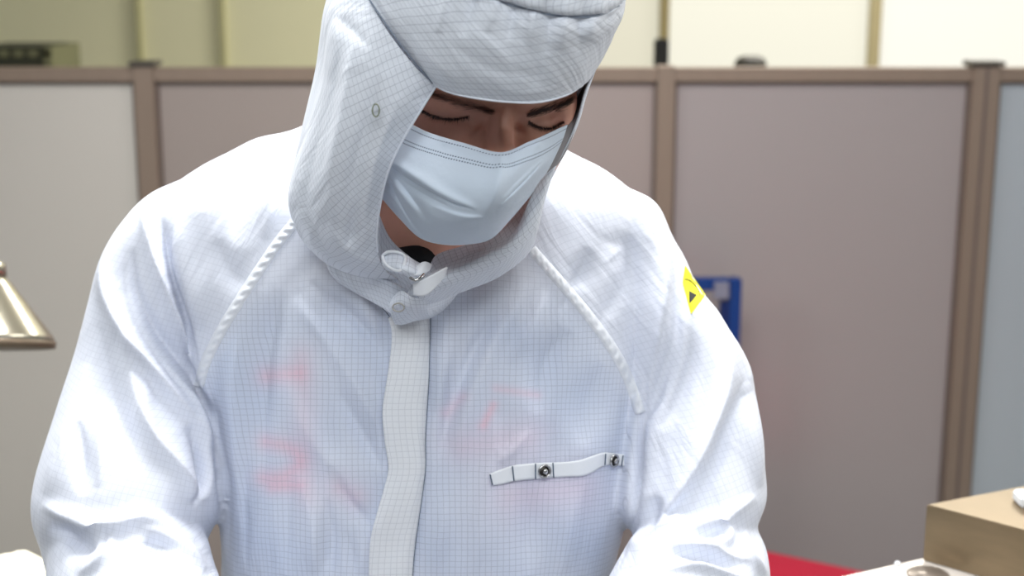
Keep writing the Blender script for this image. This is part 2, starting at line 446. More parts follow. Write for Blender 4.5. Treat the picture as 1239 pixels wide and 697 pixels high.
# ------------------------------------------------------------------ bright bench with brass block (lower right)
TZ = pd((1115.7, 678, 1.55))[2]
M_table = mat('polished_bright_metal', (226, 220, 214), .16, .35, noise=(8, .05, (1, 6, 1)))
M_brass = mat('brushed_brass', (134, 118, 94), .40, .7, noise=(14, .22, (1, 1, 5)), bump=(90, .15, .001))
e0 = on_z(985, 703.7, TZ); e1 = on_z(1113, 675, TZ); dr = (e1 - e0) / np.linalg.norm(e1 - e0)
e2 = e0 + dr * 1.1
f0 = e0 + np.array([.45, -.42, 0]) * 1.0; f1 = f0 + dr * .9
def prism(name, poly, z0, z1, m, parent, bev=.003):
    bm = bmesh.new(); n = len(poly)
    t = [bm.verts.new((p[0], p[1], z1)) for p in poly]; b = [bm.verts.new((p[0], p[1], z0)) for p in poly]
    bm.faces.new(t); bm.faces.new(b[::-1])
    for i in range(n): bm.faces.new((t[i], t[(i + 1) % n], b[(i + 1) % n], b[i]))
    bmesh.ops.recalc_face_normals(bm, faces=bm.faces)
    if bev: bmesh.ops.bevel(bm, geom=list(bm.edges), offset=bev, segments=2, affect='EDGES')
    return bobj(name, bm, m, parent)
tb = empty('workbench', (float(e0[0] + .5), float(e0[1] - .05), 0)); tag(tb, 'bright polished metal workbench at the lower right', 'table')
prism('tabletop', [e0, e2, f1, f0], TZ - .03, TZ, M_table, tb)
cc = (e0 + e2 + f0 + f1) / 4
for q in (e0, e2, f0, f1):
    l = q + (cc - q) * .12
    boxobj('leg', (l[0] - .02, l[1] - .02, 0), (l[0] + .02, l[1] + .02, TZ - .03), M_alu, tb)
# block: left corner, then one side to the right and back, one to the right and front
k0 = on_z(1115.7, 678, TZ)
hz = pd((1119.6, 606.2, proj(k0)[2] - .014))[2] - TZ
hz = .0645
kb = on_z(1239, 652, TZ); kf = on_z(1181.6, 697, TZ)
db = (kb - k0) / np.linalg.norm(kb - k0); df = (kf - k0) / np.linalg.norm(kf - k0)
k1 = k0 + db * .26; k3 = k0 + df * .22; k2 = k1 + df * .22
blk = empty('brass_block', (float(k0[0] + .12), float(k0[1]), TZ)); tag(blk, 'large brass-coloured metal block lying on the bright workbench', 'block')
prism('metal_slab', [k0, k1, k2, k3], TZ, TZ + hz, M_brass, blk, .0014)
w0 = on_z(1241, 612, TZ + hz)
wp = boxobj('plastic_piece', (w0[0] - .008, w0[1] - .008, TZ + hz), (w0[0] + .03, w0[1] + .02, TZ + hz + .012), M_white, None, .002)
tag(wp, 'small white plastic piece lying on top of the brass block', 'piece')
s0 = on_z(1086, 683.5, TZ)
sc = lathe('screw', [(.0005, 0), (.0035, 0), (.0035, .002), (.0022, .0035), (.0005, .004)], (s0[0], s0[1], TZ), M_white, n=20); tag(sc, 'tiny white round-headed piece on the workbench left of the block', 'screw')
s1 = on_z(1123, 696, TZ)
ds = lathe('dark_disc', [(.012, 0), (.022, 0), (.0225, .001), (.021, .002), (.013, .002), (.012, .003)], (s1[0], s1[1], TZ), mat('dull_steel', (150, 140, 132), .3, .6, noise=(60, .1)), n=40); tag(ds, 'dark metal ring on the workbench in front of the block', 'ring')

# ------------------------------------------------------------------ left: metal lamp shade, crumpled white cloth on a small dark cart
c0 = pd((-30, 412, 1.75)); 
sh = empty('lamp', (float(c0[0]), float(c0[1]), float(c0[2]))); tag(sh, 'conical polished metal lamp shade hanging at the left edge', 'lamp')
M_shade = mat('polished_nickel', (196, 190, 172), .22, .9, noise=(9, .12, (3, 3, 1)))
r1 = 92 / FPX * 1.75; s_ = 1.75 / FPX
lathe('lamp_shade', [(r1 - .004, -.004), (r1, 0), (r1 * .98, .006), (r1 * .66, 44 * s_), (r1 * .43, 71 * s_), (r1 * .36, 78 * s_), (r1 * .30, 79 * s_), (.002, 81 * s_), (.0015, 79 * s_), (r1 * .28, 76 * s_), (r1 * .62, 42 * s_), (r1 - .008, 0)], c0, M_shade, sh)
lathe('rim', [(r1 - .006, -.010), (r1 + .001, -.009), (r1 + .002, -.001), (r1 - .004, .0)], c0, mat('dark_rim', (110, 96, 80), .4, .5, noise=(20, .1)), sh)
lathe('neck', [(.001, 79 * s_), (.035, 79 * s_), (.033, 94 * s_), (.014, 99 * s_), (.012, .5), (.012, 3.05 - c0[2]), (.001, 3.05 - c0[2])], c0, M_shade, sh)
sh.rotation_euler = (R(-17), 0, 0)

cz = pd((10, 722, 1.5))
ct = empty('side_cart', (float(cz[0]) - .1, float(cz[1]), 0)); tag(ct, 'small dark brown cart under the white cloth at the lower left', 'cart')
M_brown = mat('dark_brown', (60, 42, 26), .5, noise=(10, .1))
zc = cz[2] - .022
boxobj('top', (cz[0] - .4, cz[1] - .10, zc - .03), (cz[0] + .12, cz[1] + .13, zc), M_brown, ct, .004)
for sx in (-.38, .09):
    for sy in (-.08, .10): boxobj('leg', (cz[0] + sx, cz[1] + sy, 0), (cz[0] + sx + .02, cz[1] + sy + .02, zc - .03), M_brown, ct)
n = 46; V = []
for i in range(n):
    for j in range(n):
        u, v = i / (n - 1), j / (n - 1)
        x = cz[0] - .30 + u * .40; y = cz[1] - .035 + v * .15
        e = (math.sin(math.pi * u) * math.sin(math.pi * v)) ** .35
        z = zc + .002 + e * (.026 + .007 * math.sin(48 * u + 9 * v) * math.cos(30 * v - 8 * u) + .008 * math.sin(13 * u + 4 * v) + .008 * math.sin(17 * v - 11 * u) + .010 * math.sin(26 * u + 3) * math.cos(7 * v))
        V.append((x, y, z))
cl = mesh('crumpled_cloth', V, gridF(n, n), mat('cream_cloth', (236, 230, 208), .8, noise=(30, .03)), None)
sm = cl.modifiers.new('t', 'SOLIDIFY'); sm.thickness = .0015; sm.offset = 1
tag(cl, 'crumpled cream-white cloth on the dark cart at the lower left', 'cloth')

# =================================================================== THE PERSON
person = empty('person', (-.05, .12, 0))
tag(person, 'person in a white gridded cleanroom coverall, hood and light blue mask, head bowed', 'person')
body_parts = []

# ---- coverall: torso, sleeves, forearms welded to one skin
torso = rings([(128, 470, 610, 1.30, .03), (150, 385, 632, 1.30, .05), (176, 302, 672, 1.30, .07), (205, 243, 728, 1.30, .088), (232, 208, 765, 1.30, .10),
               (262, 200, 783, 1.30, .115), (310, 205, 788, 1.305, .13), (360, 215, 788, 1.31, .14), (420, 235, 784, 1.315, .145), (480, 252, 776, 1.32, .148),
               (550, 268, 770, 1.325, .15), (620, 272, 760, 1.33, .152), (700, 273, 742, 1.34, .155), (790, 262, 745, 1.36, .155), (880, 262, 750, 1.39, .15), (960, 280, 735, 1.42, .14)], p=2.5, n=80)
sleeveL = rings([(215, 226, 300, 1.31, .04), (238, 186, 300, 1.31, .065), (268, 156, 290, 1.31, .08), (310, 131, 278, 1.31, .085), (370, 114, 266, 1.305, .087), (430, 97, 256, 1.30, .088),
                 (490, 78, 264, 1.285, .095), (540, 60, 275, 1.265, .098), (580, 49, 277, 1.25, .098), (612, 47, 271, 1.245, .094), (650, 56, 250, 1.25, .085), (690, 66, 235, 1.25, .07), (715, 100, 200, 1.25, .04)], p=2.1, n=60)
sleeveR = rings([(225, 690, 758, 1.31, .04), (248, 690, 792, 1.31, .07), (290, 700, 815, 1.31, .08), (350, 716, 846, 1.31, .085), (400, 728, 881, 1.305, .088), (455, 738, 907, 1.30, .09),
                 (530, 742, 916, 1.285, .094), (590, 740, 927, 1.27, .094), (622, 748, 918, 1.26, .088), (655, 768, 900, 1.26, .07), (690, 790, 890, 1.26, .05)], p=2.1, n=60)
foreL = tubec([(150, 640, 1.25, .062, .06), (160, 700, 1.19, .069, .066), (200, 790, 1.11, .064, .06), (300, 860, 1.03, .056, .052), (390, 920, .98, .044, .042)])
foreR = tubec([(850, 655, 1.26, .045, .055), (840, 708, 1.19, .068, .058), (800, 780, 1.11, .064, .058), (720, 860, 1.04, .055, .052), (630, 920, .99, .044, .042)])
hips = rings([(940, 275, 735, 1.41, .15), (1000, 275, 735, 1.43, .15), (1080, 290, 720, 1.46, .14), (1160, 330, 680, 1.49, .11)], p=2.3, n=60)
W, Q, NN = voxel_union([torso, sleeveL, sleeveR, foreL, foreR, hips], .0023, 9)

PJ = proj(W)
cdir = np.array([0, CAMY, CAMZ]) - W; cdir /= np.linalg.norm(cdir, axis=1)[:, None]
face = (NN * cdir).sum(1)
# folds: (points, width on the left of travel, width on the right of travel, height mm)
S = [
 # --- left sleeve (image left) and its armpit
 ([(172, 245), (182, 300), (205, 370), (240, 445), (262, 500)], 14, 7, 9),
 ([(196, 262), (206, 330), (228, 400), (246, 470)], 6, 5, -7),
 ([(150, 270), (128, 330), (140, 385), (178, 440), (225, 500), (265, 545)], 13, 9, 9),
 ([(160, 300), (165, 350), (190, 400), (230, 450), (255, 490)], 7, 7, -6),
 ([(200, 440), (240, 500), (262, 545), (271, 580)], 10, 6, 6),
 ([(150, 400), (160, 460), (180, 520), (235, 590), (242, 610)], 13, 11, 8),
 ([(118, 390), (135, 460), (150, 520), (150, 560)], 9, 10, -4),
 ([(105, 440), (95, 500), (70, 560), (55, 600)], 16, 14, 5),
 ([(120, 480), (122, 540), (118, 590)], 8, 8, 3.5),
 ([(98, 510), (100, 560), (100, 600)], 8, 8, -4),
 ([(228, 515), (240, 550), (245, 590), (232, 612)], 6, 8, -7),
 ([(50, 610), (85, 628), (130, 640), (175, 632), (215, 652), (250, 690)], 12, 9, 9),
 ([(60, 636), (95, 655), (118, 668)], 12, 12, -8),
 ([(135, 648), (125, 670), (95, 697)], 8, 8, 6),
 ([(170, 660), (190, 672), (215, 697)], 9, 10, -6),
 # --- left chest yoke and shoulder
 ([(300, 185), (290, 240), (285, 300)], 16, 16, -3),
 ([(260, 290), (280, 330), (300, 345)], 16, 14, -4),
 ([(340, 165), (330, 230), (320, 290)], 12, 12, 3),
 ([(210, 250), (225, 330), (250, 400)], 14, 14, 5),
 # --- chest, left half
 ([(255, 450), (262, 520), (272, 600), (275, 697)], 10, 7, -5),
 ([(290, 400), (285, 480), (288, 560), (290, 650)], 10, 12, 5),
 ([(340, 350), (325, 420), (318, 500), (320, 600)], 11, 14, -5),
 ([(355, 360), (400, 420), (440, 480), (465, 530)], 10, 10, 4.5),
 ([(375, 340), (430, 385), (465, 430)], 8, 8, -4),
 ([(345, 450), (370, 520), (420, 590), (445, 620)], 12, 12, 4),
 ([(410, 470), (440, 530), (462, 570)], 10, 10, -5),
 ([(400, 560), (420, 600), (448, 640)], 12, 9, -5),
 ([(360, 570), (380, 640), (380, 697)], 12, 12, 4),
 ([(395, 600), (400, 650), (400, 697)], 9, 9, -4),
 ([(445, 350), (462, 390), (470, 450)], 6, 6, -3),
 # --- placket edge and chest, right half
 ([(520, 390), (518, 470), (515, 560), (505, 640), (498, 697)], 6, 6, -2.5, 'hold'),
 ([(540, 380), (535, 440), (530, 500)], 9, 9, 3),
 ([(600, 380), (570, 430), (545, 500), (530, 560)], 10, 10, -5),
 ([(640, 340), (600, 410), (570, 480), (550, 550)], 12, 12, 4),
 ([(690, 400), (660, 440), (650, 500)], 16, 16, -5),
 ([(730, 440), (710, 490), (705, 540)], 16, 16, -4),
 ([(660, 350), (640, 400), (615, 440)], 9, 9, 3.5),
 ([(600, 500), (590, 580), (575, 680)], 14, 14, 3),
 ([(640, 580), (640, 640), (635, 697)], 14, 14, -3),
 ([(700, 590), (690, 640), (680, 697)], 14, 14, 3),
 ([(600, 560), (620, 545), (640, 520)], 6, 6, 2.5),
 # --- right yoke, shoulder, armpit, sleeve
 ([(712, 300), (702, 330), (690, 350)], 12, 10, -4.5),
 ([(728, 290), (760, 300), (757, 340), (735, 385)], 14, 14, -3.5),
 ([(812, 300), (818, 350), (812, 420), (795, 480), (778, 510)], 8, 9, -5),
 ([(798, 290), (806, 350), (798, 420), (780, 490)], 8, 8, 5),
 ([(800, 410), (790, 470), (775, 530), (770, 600)], 7, 7, -4),
 ([(840, 380), (838, 430), (815, 490), (795, 520)], 12, 12, -3.5),
 ([(860, 370), (880, 430), (870, 500), (835, 580), (790, 640)], 14, 8, 8),
 ([(905, 460), (880, 520), (862, 570), (820, 625)], 9, 10, -6),
 ([(905, 462), (912, 530), (922, 590)], 9, 12, 6), ([(880, 400), (904, 452), (898, 480)], 7, 7, 3), ([(826, 360), (836, 430), (822, 500), (800, 560), (785, 600)], 14, 14, -4),
 ([(775, 520), (770, 580), (765, 640)], 6, 8, -4),
 ([(795, 600), (790, 630), (768, 655)], 10, 10, -5),
 ([(748, 662), (800, 640), (860, 636), (885, 620), (915, 600)], 7, 9, 7),
 ([(850, 618), (880, 645), (868, 660), (830, 660)], 7, 7, 5),
 ([(840, 650), (862, 648), (872, 640)], 6, 6, -4),
 ([(800, 668), (850, 672), (900, 690)], 6, 6, -5),
 ([(900, 640), (905, 670), (928, 697)], 7, 8, 5),
 ([(800, 656), (850, 664), (905, 680)], 6, 5, 4),
 ([(800, 690), (850, 686), (900, 700)], 6, 6, 5),
]
S = [(st[0], st[1], st[2], st[3] * 1.9, *st[4:]) for st in S]
S += [([(228, 430), (240, 475), (252, 515), (265, 555), (271, 590), (268, 640)], 4.5, 4.5, -12), ([(228, 470), (244, 520), (256, 560), (258, 600)], 9, 8, 6),
      ([(783, 450), (777, 500), (771, 540), (768, 590), (760, 640), (745, 690)], 4, 4, -8),
      ([(198, 268), (210, 330), (230, 395), (248, 450)], 3, 3, -5), ([(212, 400), (228, 432), (244, 462)], 3, 3, -7),
      ([(153, 300), (150, 360), (182, 425), (226, 482), (262, 530)], 3, 4, -4), ([(222, 520), (243, 555), (244, 588), (234, 606)], 3.5, 3.5, -6),
      ([(168, 640), (200, 652), (235, 676), (256, 697)], 5, 7, 6), ([(165, 662), (185, 655), (215, 668)], 4, 4, -5),
      ([(130, 645), (128, 660), (105, 690)], 4, 4, -5), ([(172, 440), (178, 500), (190, 560)], 6, 10, 4), ([(148, 450), (158, 520), (168, 570)], 5, 6, -4),
      ([(900, 455), (880, 505), (858, 560), (822, 612), (795, 640)], 4, 4, -6), ([(822, 355), (822, 420), (806, 480)], 4, 6, -4),
      ([(802, 370), (803, 430), (788, 480)], 3, 3, -3.5), ([(760, 655), (810, 640), (860, 632)], 3, 4, -5), ([(852, 628), (876, 640), (872, 654), (838, 662)], 3.5, 3.5, -5),
      ([(800, 677), (850, 678), (900, 694)], 3.5, 3.5, -5), ([(700, 320), (690, 350), (676, 380)], 5, 6, -3), ([(745, 330), (735, 370), (725, 400)], 8, 8, -3),
      ([(452, 340), (464, 380), (470, 420)], 3, 3, -3), ([(560, 400), (548, 450), (540, 500)], 6, 6, -3), ([(300, 520), (296, 600), (300, 690)], 7, 9, -4),
      ([(345, 500), (350, 580), (345, 690)], 8, 8, -4), ([(420, 640), (425, 670), (428, 697)], 6, 6, -4), ([(540, 600), (535, 650), (528, 697)], 8, 8, 3)]
h = stroke_disp(PJ, S)
vis = np.clip((face + .15) / .35, 0, 1)
dirv = NN * .45 + cdir * .55; dirv /= np.linalg.norm(dirv, axis=1)[:, None]
# gentle all-over unevenness of loose cloth
u_, v_ = PJ[:, 0], PJ[:, 1]
g = .0011 * np.sin(u_ / 23 + 1.3 * np.sin(v_ / 71)) * np.sin(v_ / 90 + u_ / 47) + .0007 * np.sin(u_ / 11 + v_ / 37 + 2 * np.sin(v_ / 53))
W = W + dirv * (h * vis)[:, None] + NN * g[:, None]
PJ = proj(W)
# cloth coordinates for the woven grid
def itp(y, tab): t = np.array(tab, float); return np.interp(y, t[:, 0], t[:, 1])
seamL = itp(v_, [(140, 372), (270, 356), (310, 326), (350, 298), (395, 268), (440, 246), (470, 237), (520, 256), (560, 270), (700, 268)])
seamR = itp(v_, [(180, 650), (300, 643), (350, 688), (400, 730), (455, 760), (500, 776), (560, 769), (640, 753), (700, 742)])
c = w2cs(W)
FU = c[:, 0] + .6 * np.sign(c[:, 0] + .07) * np.clip(-c[:, 2] - 1.19, 0, .3); FV = c[:, 1] + .3 * np.clip(-c[:, 2] - 1.17, 0, .3) * (c[:, 1] > 0)
def armuv(cx_tab, r, ang):
    cx = (itp(v_, cx_tab) - 619.5) / FPX * 1.25
    t = np.clip((c[:, 0] - cx) / r, -1, 1)
    u = r * np.arcsin(t); vv = c[:, 1]
    ca, sa = math.cos(R(ang)), math.sin(R(ang))
    return u * ca - vv * sa, u * sa + vv * ca
uL, vL = armuv([(220, 235), (300, 205), (400, 180), (500, 165), (600, 158), (700, 160)], .095, 14)
uR, vR = armuv([(220, 730), (300, 760), (400, 810), (500, 838), (600, 845), (700, 845)], .09, -16)
isL = u_ < seamL; isR = u_ > seamR
FU = np.where(isL, uL, np.where(isR, uR, FU)); FV = np.where(isL, vL, np.where(isR, vR, FV))
fab = np.stack([FU, FV, np.zeros(len(FU))], -1)
# sheer cloth over a bluish shirt with pink lettering: own colour of the layered cloth
white = np.array(s2l((227, 232, 245))); blue = np.array(s2l((206, 216, 236))); pink = np.array(s2l((238, 196, 212)))
T = np.tile(white, (len(W), 1))
inside = np.clip(np.minimum(u_ - seamL, seamR - u_) / 25, 0, 1) * np.clip((v_ - 330) / 70, 0, 1)
nz = .5 + .5 * np.sin(u_ / 31 + 1.7 * np.sin(v_ / 43)) * np.sin(v_ / 57 + .8 * np.sin(u_ / 29))
a = inside * (.35 + .65 * nz)
T = T * (1 - a[:, None]) + blue * a[:, None]
pk = stroke_disp(PJ, [([(322, 455), (362, 452)], 11, 11, 520, 'hold'), ([(322, 535), (352, 543), (362, 560), (345, 575), (318, 578)], 10, 10, 560, 'hold'), ([(330, 590), (362, 588)], 8, 8, 500, 'hold'),
                      ([(585, 515), (597, 490)], 5, 5, 600, 'hold'), ([(600, 470), (650, 478)], 5, 5, 350, 'hold'), ([(540, 500), (560, 480)], 7, 7, 350, 'hold'), ([(620, 600), (700, 590)], 26, 26, 300, 'hold'),
                      ([(560, 540), (640, 530)], 24, 20, 300, 'hold'), ([(410, 590), (430, 600)], 14, 14, 350, 'hold'), ([(365, 430), (372, 600)], 14, 14, 250, 'hold')])
pk = np.clip(pk, 0, 1) * (v_ > 380) * inside
T = T * (1 - pk[:, None]) + pink * pk[:, None]
tint = np.concatenate([T, (.45 + .55 * np.clip(inside * 1.5, 0, 1))[:, None]], 1)  # alpha pales the grid on the sleeves, painting in their overexposure
coverall = mesh('coverall', W, Q.tolist(), M_suit, person, attrs={'fab': fab, 'tint': tint})
coverall['label'] = 'white gridded coverall with loose folded sleeves'
bvh = BVHTree.FromPolygons([tuple(v) for v in W.tolist()], Q.tolist())
ORG = Vector((0, CAMY, CAMZ))
def drape(px, py, lift=.001, fallback=1.2):
    t = Vector(pd((px, py, 1.0))) - ORG; t.normalize()
    hit = bvh.ray_cast(ORG, t)
    if hit[0] is None: return np.array(pd((px, py, fallback)))
    nrm = hit[1]
    if nrm.dot(t) > 0: nrm = -nrm
    return np.array(hit[0] - t * lift)
def strip(name, left, right, n, k, m, parent, lift=lambda u, v: .0015, uvs=None, smooth_d=0):
    """cloth strip lying on the coverall between two pixel polylines"""
    Lc, Rc = curve(left, n), curve(right, n)
    G = np.zeros((n, k, 3))
    for i in range(n):
        for j in range(k):
            f = j / (k - 1); p = Lc[i] * (1 - f) + Rc[i] * f
            G[i, j] = drape(p[0], p[1], lift(i / (n - 1), f))
    U = np.zeros((n, k)); V2 = np.zeros((n, k))
    U[:, 1:] = np.cumsum(np.linalg.norm(np.diff(G, axis=1), axis=2), 1); V2[1:] = np.cumsum(np.linalg.norm(np.diff(G, axis=0), axis=2), 0).mean(1)[:, None]
    fb = np.stack([U, V2, 0 * U], -1).reshape(-1, 3)
    tn = np.tile(np.array([*s2l((234, 238, 244)), .7]), (n * k, 1))
    o = mesh(name, G.reshape(-1, 3), gridF(n, k), m, parent, attrs={'fab': fb, 'tint': tn})
    s = o.modifiers.new('t', 'SOLIDIFY'); s.thickness = .0008; s.offset = 0
    return o
# ---- raglan seams: raised double-stitched band with puckers
def offset_line(P, wd):
    P = np.asarray(P, float); T = np.gradient(P, axis=0); T /= np.linalg.norm(T, axis=1)[:, None]
    Nn = np.stack([-T[:, 1], T[:, 0]], -1); return P + Nn * wd, P - Nn * wd
def seam_band(pts, wd):
    P = curve(pts, 60); A, B = offset_line(P, wd)
    def lf(u, v):
        e = max(0, 1 - abs(v * 2 - 1) ** 4)
        groove = -.0007 * (math.exp(-((v - .14) / .05) ** 2) + math.exp(-((v - .86) / .05) ** 2))
        return -.0006 + .0026 * e + groove + .0010 * e * math.sin(u * 2 * math.pi * 18 + v * 4.5) * (1 - abs(2 * v - 1)) ** 1.1
    return strip('raglan_seam', A, B, 300, 13, M_band, coverall, lf)
M_band = fabric('seam_cloth', (232, 236, 243), w=.0001, amt=.15, wrinkle=.1)
seam_band([(356, 270), (335, 296), (312, 330), (290, 364), (268, 400), (250, 436), (240, 468)], 6.4)
seam_band([(643, 302), (666, 328), (692, 358), (718, 390), (742, 424), (760, 458), (775, 500)], 6.4)
# ---- placket
plL = [(470, 384), (474, 402), (473, 425), (468, 460), (463, 495), (465, 530), (470, 565), (465, 590), (455, 625), (448, 655), (446, 700), (446, 760)]
plR = [(519, 380), (521, 402), (520, 425), (519, 460), (517, 495), (515, 530), (515, 565), (512, 590), (507, 625), (503, 655), (500, 700), (500, 760)]
plk = strip('front_placket', plL, plR, 220, 18, M_suit, coverall,
      lambda u, v: .0045 * (1 - v) ** .7 + .0012 + .0012 * math.sin(u * 19 + 2 * v) * (1 - v) + (-.001 if abs(v - .955) < .03 else 0))
plk['label'] = 'front placket flap with free wavy edge'
def thread(pts, name='stitching', wpx=.7, lift=.0022, parent=None, dash=None, m=None):
    P = curve(pts, max(10, int(np.linalg.norm(np.diff(np.asarray(pts, float), axis=0), axis=1).sum() / 2.2)))
    V = []; F = []
    n = len(P)
    G = [drape(p[0], p[1], lift) for p in P]
    for i in range(n - 1):
        if dash and i % dash[0] >= dash[1]: continue
        a, b = G[i], G[i + 1]; t = b - a; L_ = np.linalg.norm(t)
        if L_ > .02: continue
        t /= L_; v = ORG - Vector(a); v = np.array(v) / np.linalg.norm(v); s = np.cross(t, v); s /= np.linalg.norm(s)
        r = wpx * 1.2 / FPX / 1.2; o = len(V)
        for q in (a, b):
            for w_ in (s * r, v * r, -s * r, -v * r): V.append(q + w_)
        for k in range(4): F.append((o + k, o + (k + 1) % 4, o + 4 + (k + 1) % 4, o + 4 + k))
        F.append((o, o + 3, o + 2, o + 1)); F.append((o + 4, o + 5, o + 6, o + 7))
    return mesh(name, V, F, m or M_thread, parent or coverall, smooth=False)
thread([(521, 384), (520, 425), (519, 460), (517, 495), (515, 530), (515, 565), (511, 600), (506, 635), (502, 665), (499, 700)], wpx=.45, lift=.003)
thread([(452, 356), (462, 372), (472, 385), (476, 405), (474, 430)], wpx=.5, lift=.004)
# ---- chest strap with two snaps
stT = np.array([(592, 573.5), (606, 568), (622, 563), (640, 561), (656, 560), (672, 559.5), (690, 558.5), (704, 556), (716, 552), (728, 548), (738, 548), (755, 550)])
stB = np.array([(595, 587), (606, 586), (622, 582), (640, 580), (656, 579), (672, 577.5), (690, 576.5), (704, 576), (716, 572), (728, 565), (738, 562.5), (755, 564)])
strip('chest_strap', stT, stB, 120, 8, M_white, coverall, lambda u, v: .0022 + .0022 * abs(math.sin(u * 7.5)) * (0.5 + u * .5))['label'] = 'narrow white tape strap with snaps'
for a, b in (((593, 574), (596, 587)), ((620, 564), (622, 582)), ((648, 561), (648, 580)), ((669, 560), (670, 578)), ((733, 549), (732, 563)), ((754, 551), (752, 564))):
    thread([a, ((a[0] + b[0]) / 2, (a[1] + b[1]) / 2), b], wpx=.9, lift=.0064)
def frame_at(px, py, lift=.001):
    a = drape(px, py, lift); b = drape(px + 6, py, lift); c2 = drape(px, py - 6, lift)
    x = b - a; x /= np.linalg.norm(x); n_ = np.cross(x, c2 - a); n_ /= np.linalg.norm(n_)
    y = np.cross(n_, x); return a, x, y, n_
def lathe_on(name, prof, fr, m, parent, n=32, sx=1, sy=1):
    a, x, y, z = fr; th = np.linspace(0, 2 * math.pi, n, endpoint=False)
    V = np.array([a + x * r * math.cos(t) * sx + y * r * math.sin(t) * sy + z * h_ for r, h_ in prof for t in th])
    F = gridF(len(prof), n, 0, True); F.append(tuple(range(n))); F.append(tuple(reversed(range(len(V) - n, len(V)))))
    return mesh(name, V, F, m, parent)
for (x0, y0) in ((658.5, 570), (742.5, 557.5)):
    fr = frame_at(x0, y0, .0062)
    s1_ = lathe_on('snap', [(.0048, 0), (.0058, .0004), (.0060, .0013), (.0054, .0021), (.0046, .0019), (.0042, .0009), (.001, .0008)], fr, M_steel, coverall)
    s1_['label'] = 'round steel snap'
    lathe_on('snap_well', [(.001, .0005), (.0042, .0006), (.0042, .0011), (.001, .0011)], fr, M_snapdark, coverall)
    lathe_on('snap_stud', [(.0024, .0009), (.0021, .0022), (.0024, .003), (.0018, .0038), (.0004, .0041)], fr, M_steel, coverall, 20)
# ---- yellow warning label on the right sleeve
def decal(name, poly, m, lift, parent=None, n=14):
    """small flat label lying on the cloth: triangle fan grid between pixel corners (quad)"""
    q = np.asarray(poly, float); V = []
    for i in range(n):
        for j in range(n):
            u, v = i / (n - 1), j / (n - 1)
            p = (q[0] * (1 - u) + q[1] * u) * (1 - v) + (q[3] * (1 - u) + q[2] * u) * v
            V.append(drape(p[0], p[1], lift, 1.3))
    o = mesh(name, V, gridF(n, n), m, parent or coverall)
    return o
lb = decal('warning_label', [(829, 321), (854, 357), (836, 380), (826, 342)], M_yellow, .0012); lb['label'] = 'yellow warning label on the sleeve'
decal('black_triangle', [(834, 352), (843, 357), (834.5, 367), (834, 360)], M_black, .0018, n=6)
arc = [(829, 338), (834, 339), (840, 344), (845, 351), (847, 358)]
thread(arc, 'arc_print', .55, .0022, m=M_black)

# =================================================================== HEAD, FACE
n_ = np.array([.10, -math.sin(R(38)), math.cos(R(38))]); n_ /= np.linalg.norm(n_)
up = np.array([.04, math.cos(R(38)), math.sin(R(38))]); up -= n_ * (up @ n_); up /= np.linalg.norm(up)
sd = np.cross(up, n_)
def cpt(px, py, d): return np.array([(px - 619.5) / FPX * d, (348.5 - py) / FPX * d, -d])
hc = cpt(593, 45, 1.090)
ax = (sd, up, n_)
cran = ellipsoid(hc + up * .012, ax, (.077, .105, .094), 48, 30)
face_e = ellipsoid(hc - up * .055 + n_ * .022, ax, (.064, .070, .072), 40, 24)
jaw = ellipsoid(hc - up * .092 + n_ * .035, ax, (.045, .034, .048), 32, 18)
temple = ellipsoid(cpt(679, 122, 1.060), ax, (.012, .022, .018), 20, 14)
neck = tubec([(575, 120, 1.16, .055, .055), (545, 220, 1.18, .056, .056), (520, 300, 1.215, .060, .058), (510, 380, 1.27, .085, .075)])
nose = ellipsoid(hc - up * .030 + n_ * .094, ax, (.010, .024, .012), 20, 14)
nose2 = ellipsoid(hc - up * .046 + n_ * .102, ax, (.015, .012, .013), 20, 14)
earL = ellipsoid(hc - up * .03 - sd * .062 - n_ * .02, ax, (.008, .03, .018), 16, 12)
earR = ellipsoid(hc - up * .03 + sd * .062 - n_ * .02, ax, (.008, .03, .018), 16, 12)
def shrink(rows, k, dk): return [(r[0], (r[1] + r[2]) / 2 - (r[2] - r[1]) / 2 * k, (r[1] + r[2]) / 2 + (r[2] - r[1]) / 2 * k, r[3], r[4] * dk) for r in rows]
btorso = rings(shrink([(215, 380, 640, 1.30, .05), (245, 260, 735, 1.30, .08), (310, 235, 770, 1.31, .12), (420, 250, 770, 1.315, .13), (550, 280, 760, 1.325, .13), (700, 290, 730, 1.34, .13), (900, 300, 720, 1.40, .13), (1080, 310, 700, 1.46, .12)], .86, .78), p=2.3)
barmL = tubec([(255, 290, 1.31, .038, .038), (190, 400, 1.31, .036, .036), (150, 600, 1.275, .042, .042), (190, 720, 1.17, .04, .04), (300, 855, 1.03, .034, .034), (400, 935, .965, .026, .024)])
barmR = tubec([(735, 300, 1.31, .036, .036), (800, 400, 1.31, .036, .036), (850, 600, 1.275, .042, .042), (830, 715, 1.17, .04, .04), (720, 855, 1.04, .034, .034), (620, 935, .97, .026, .024)])
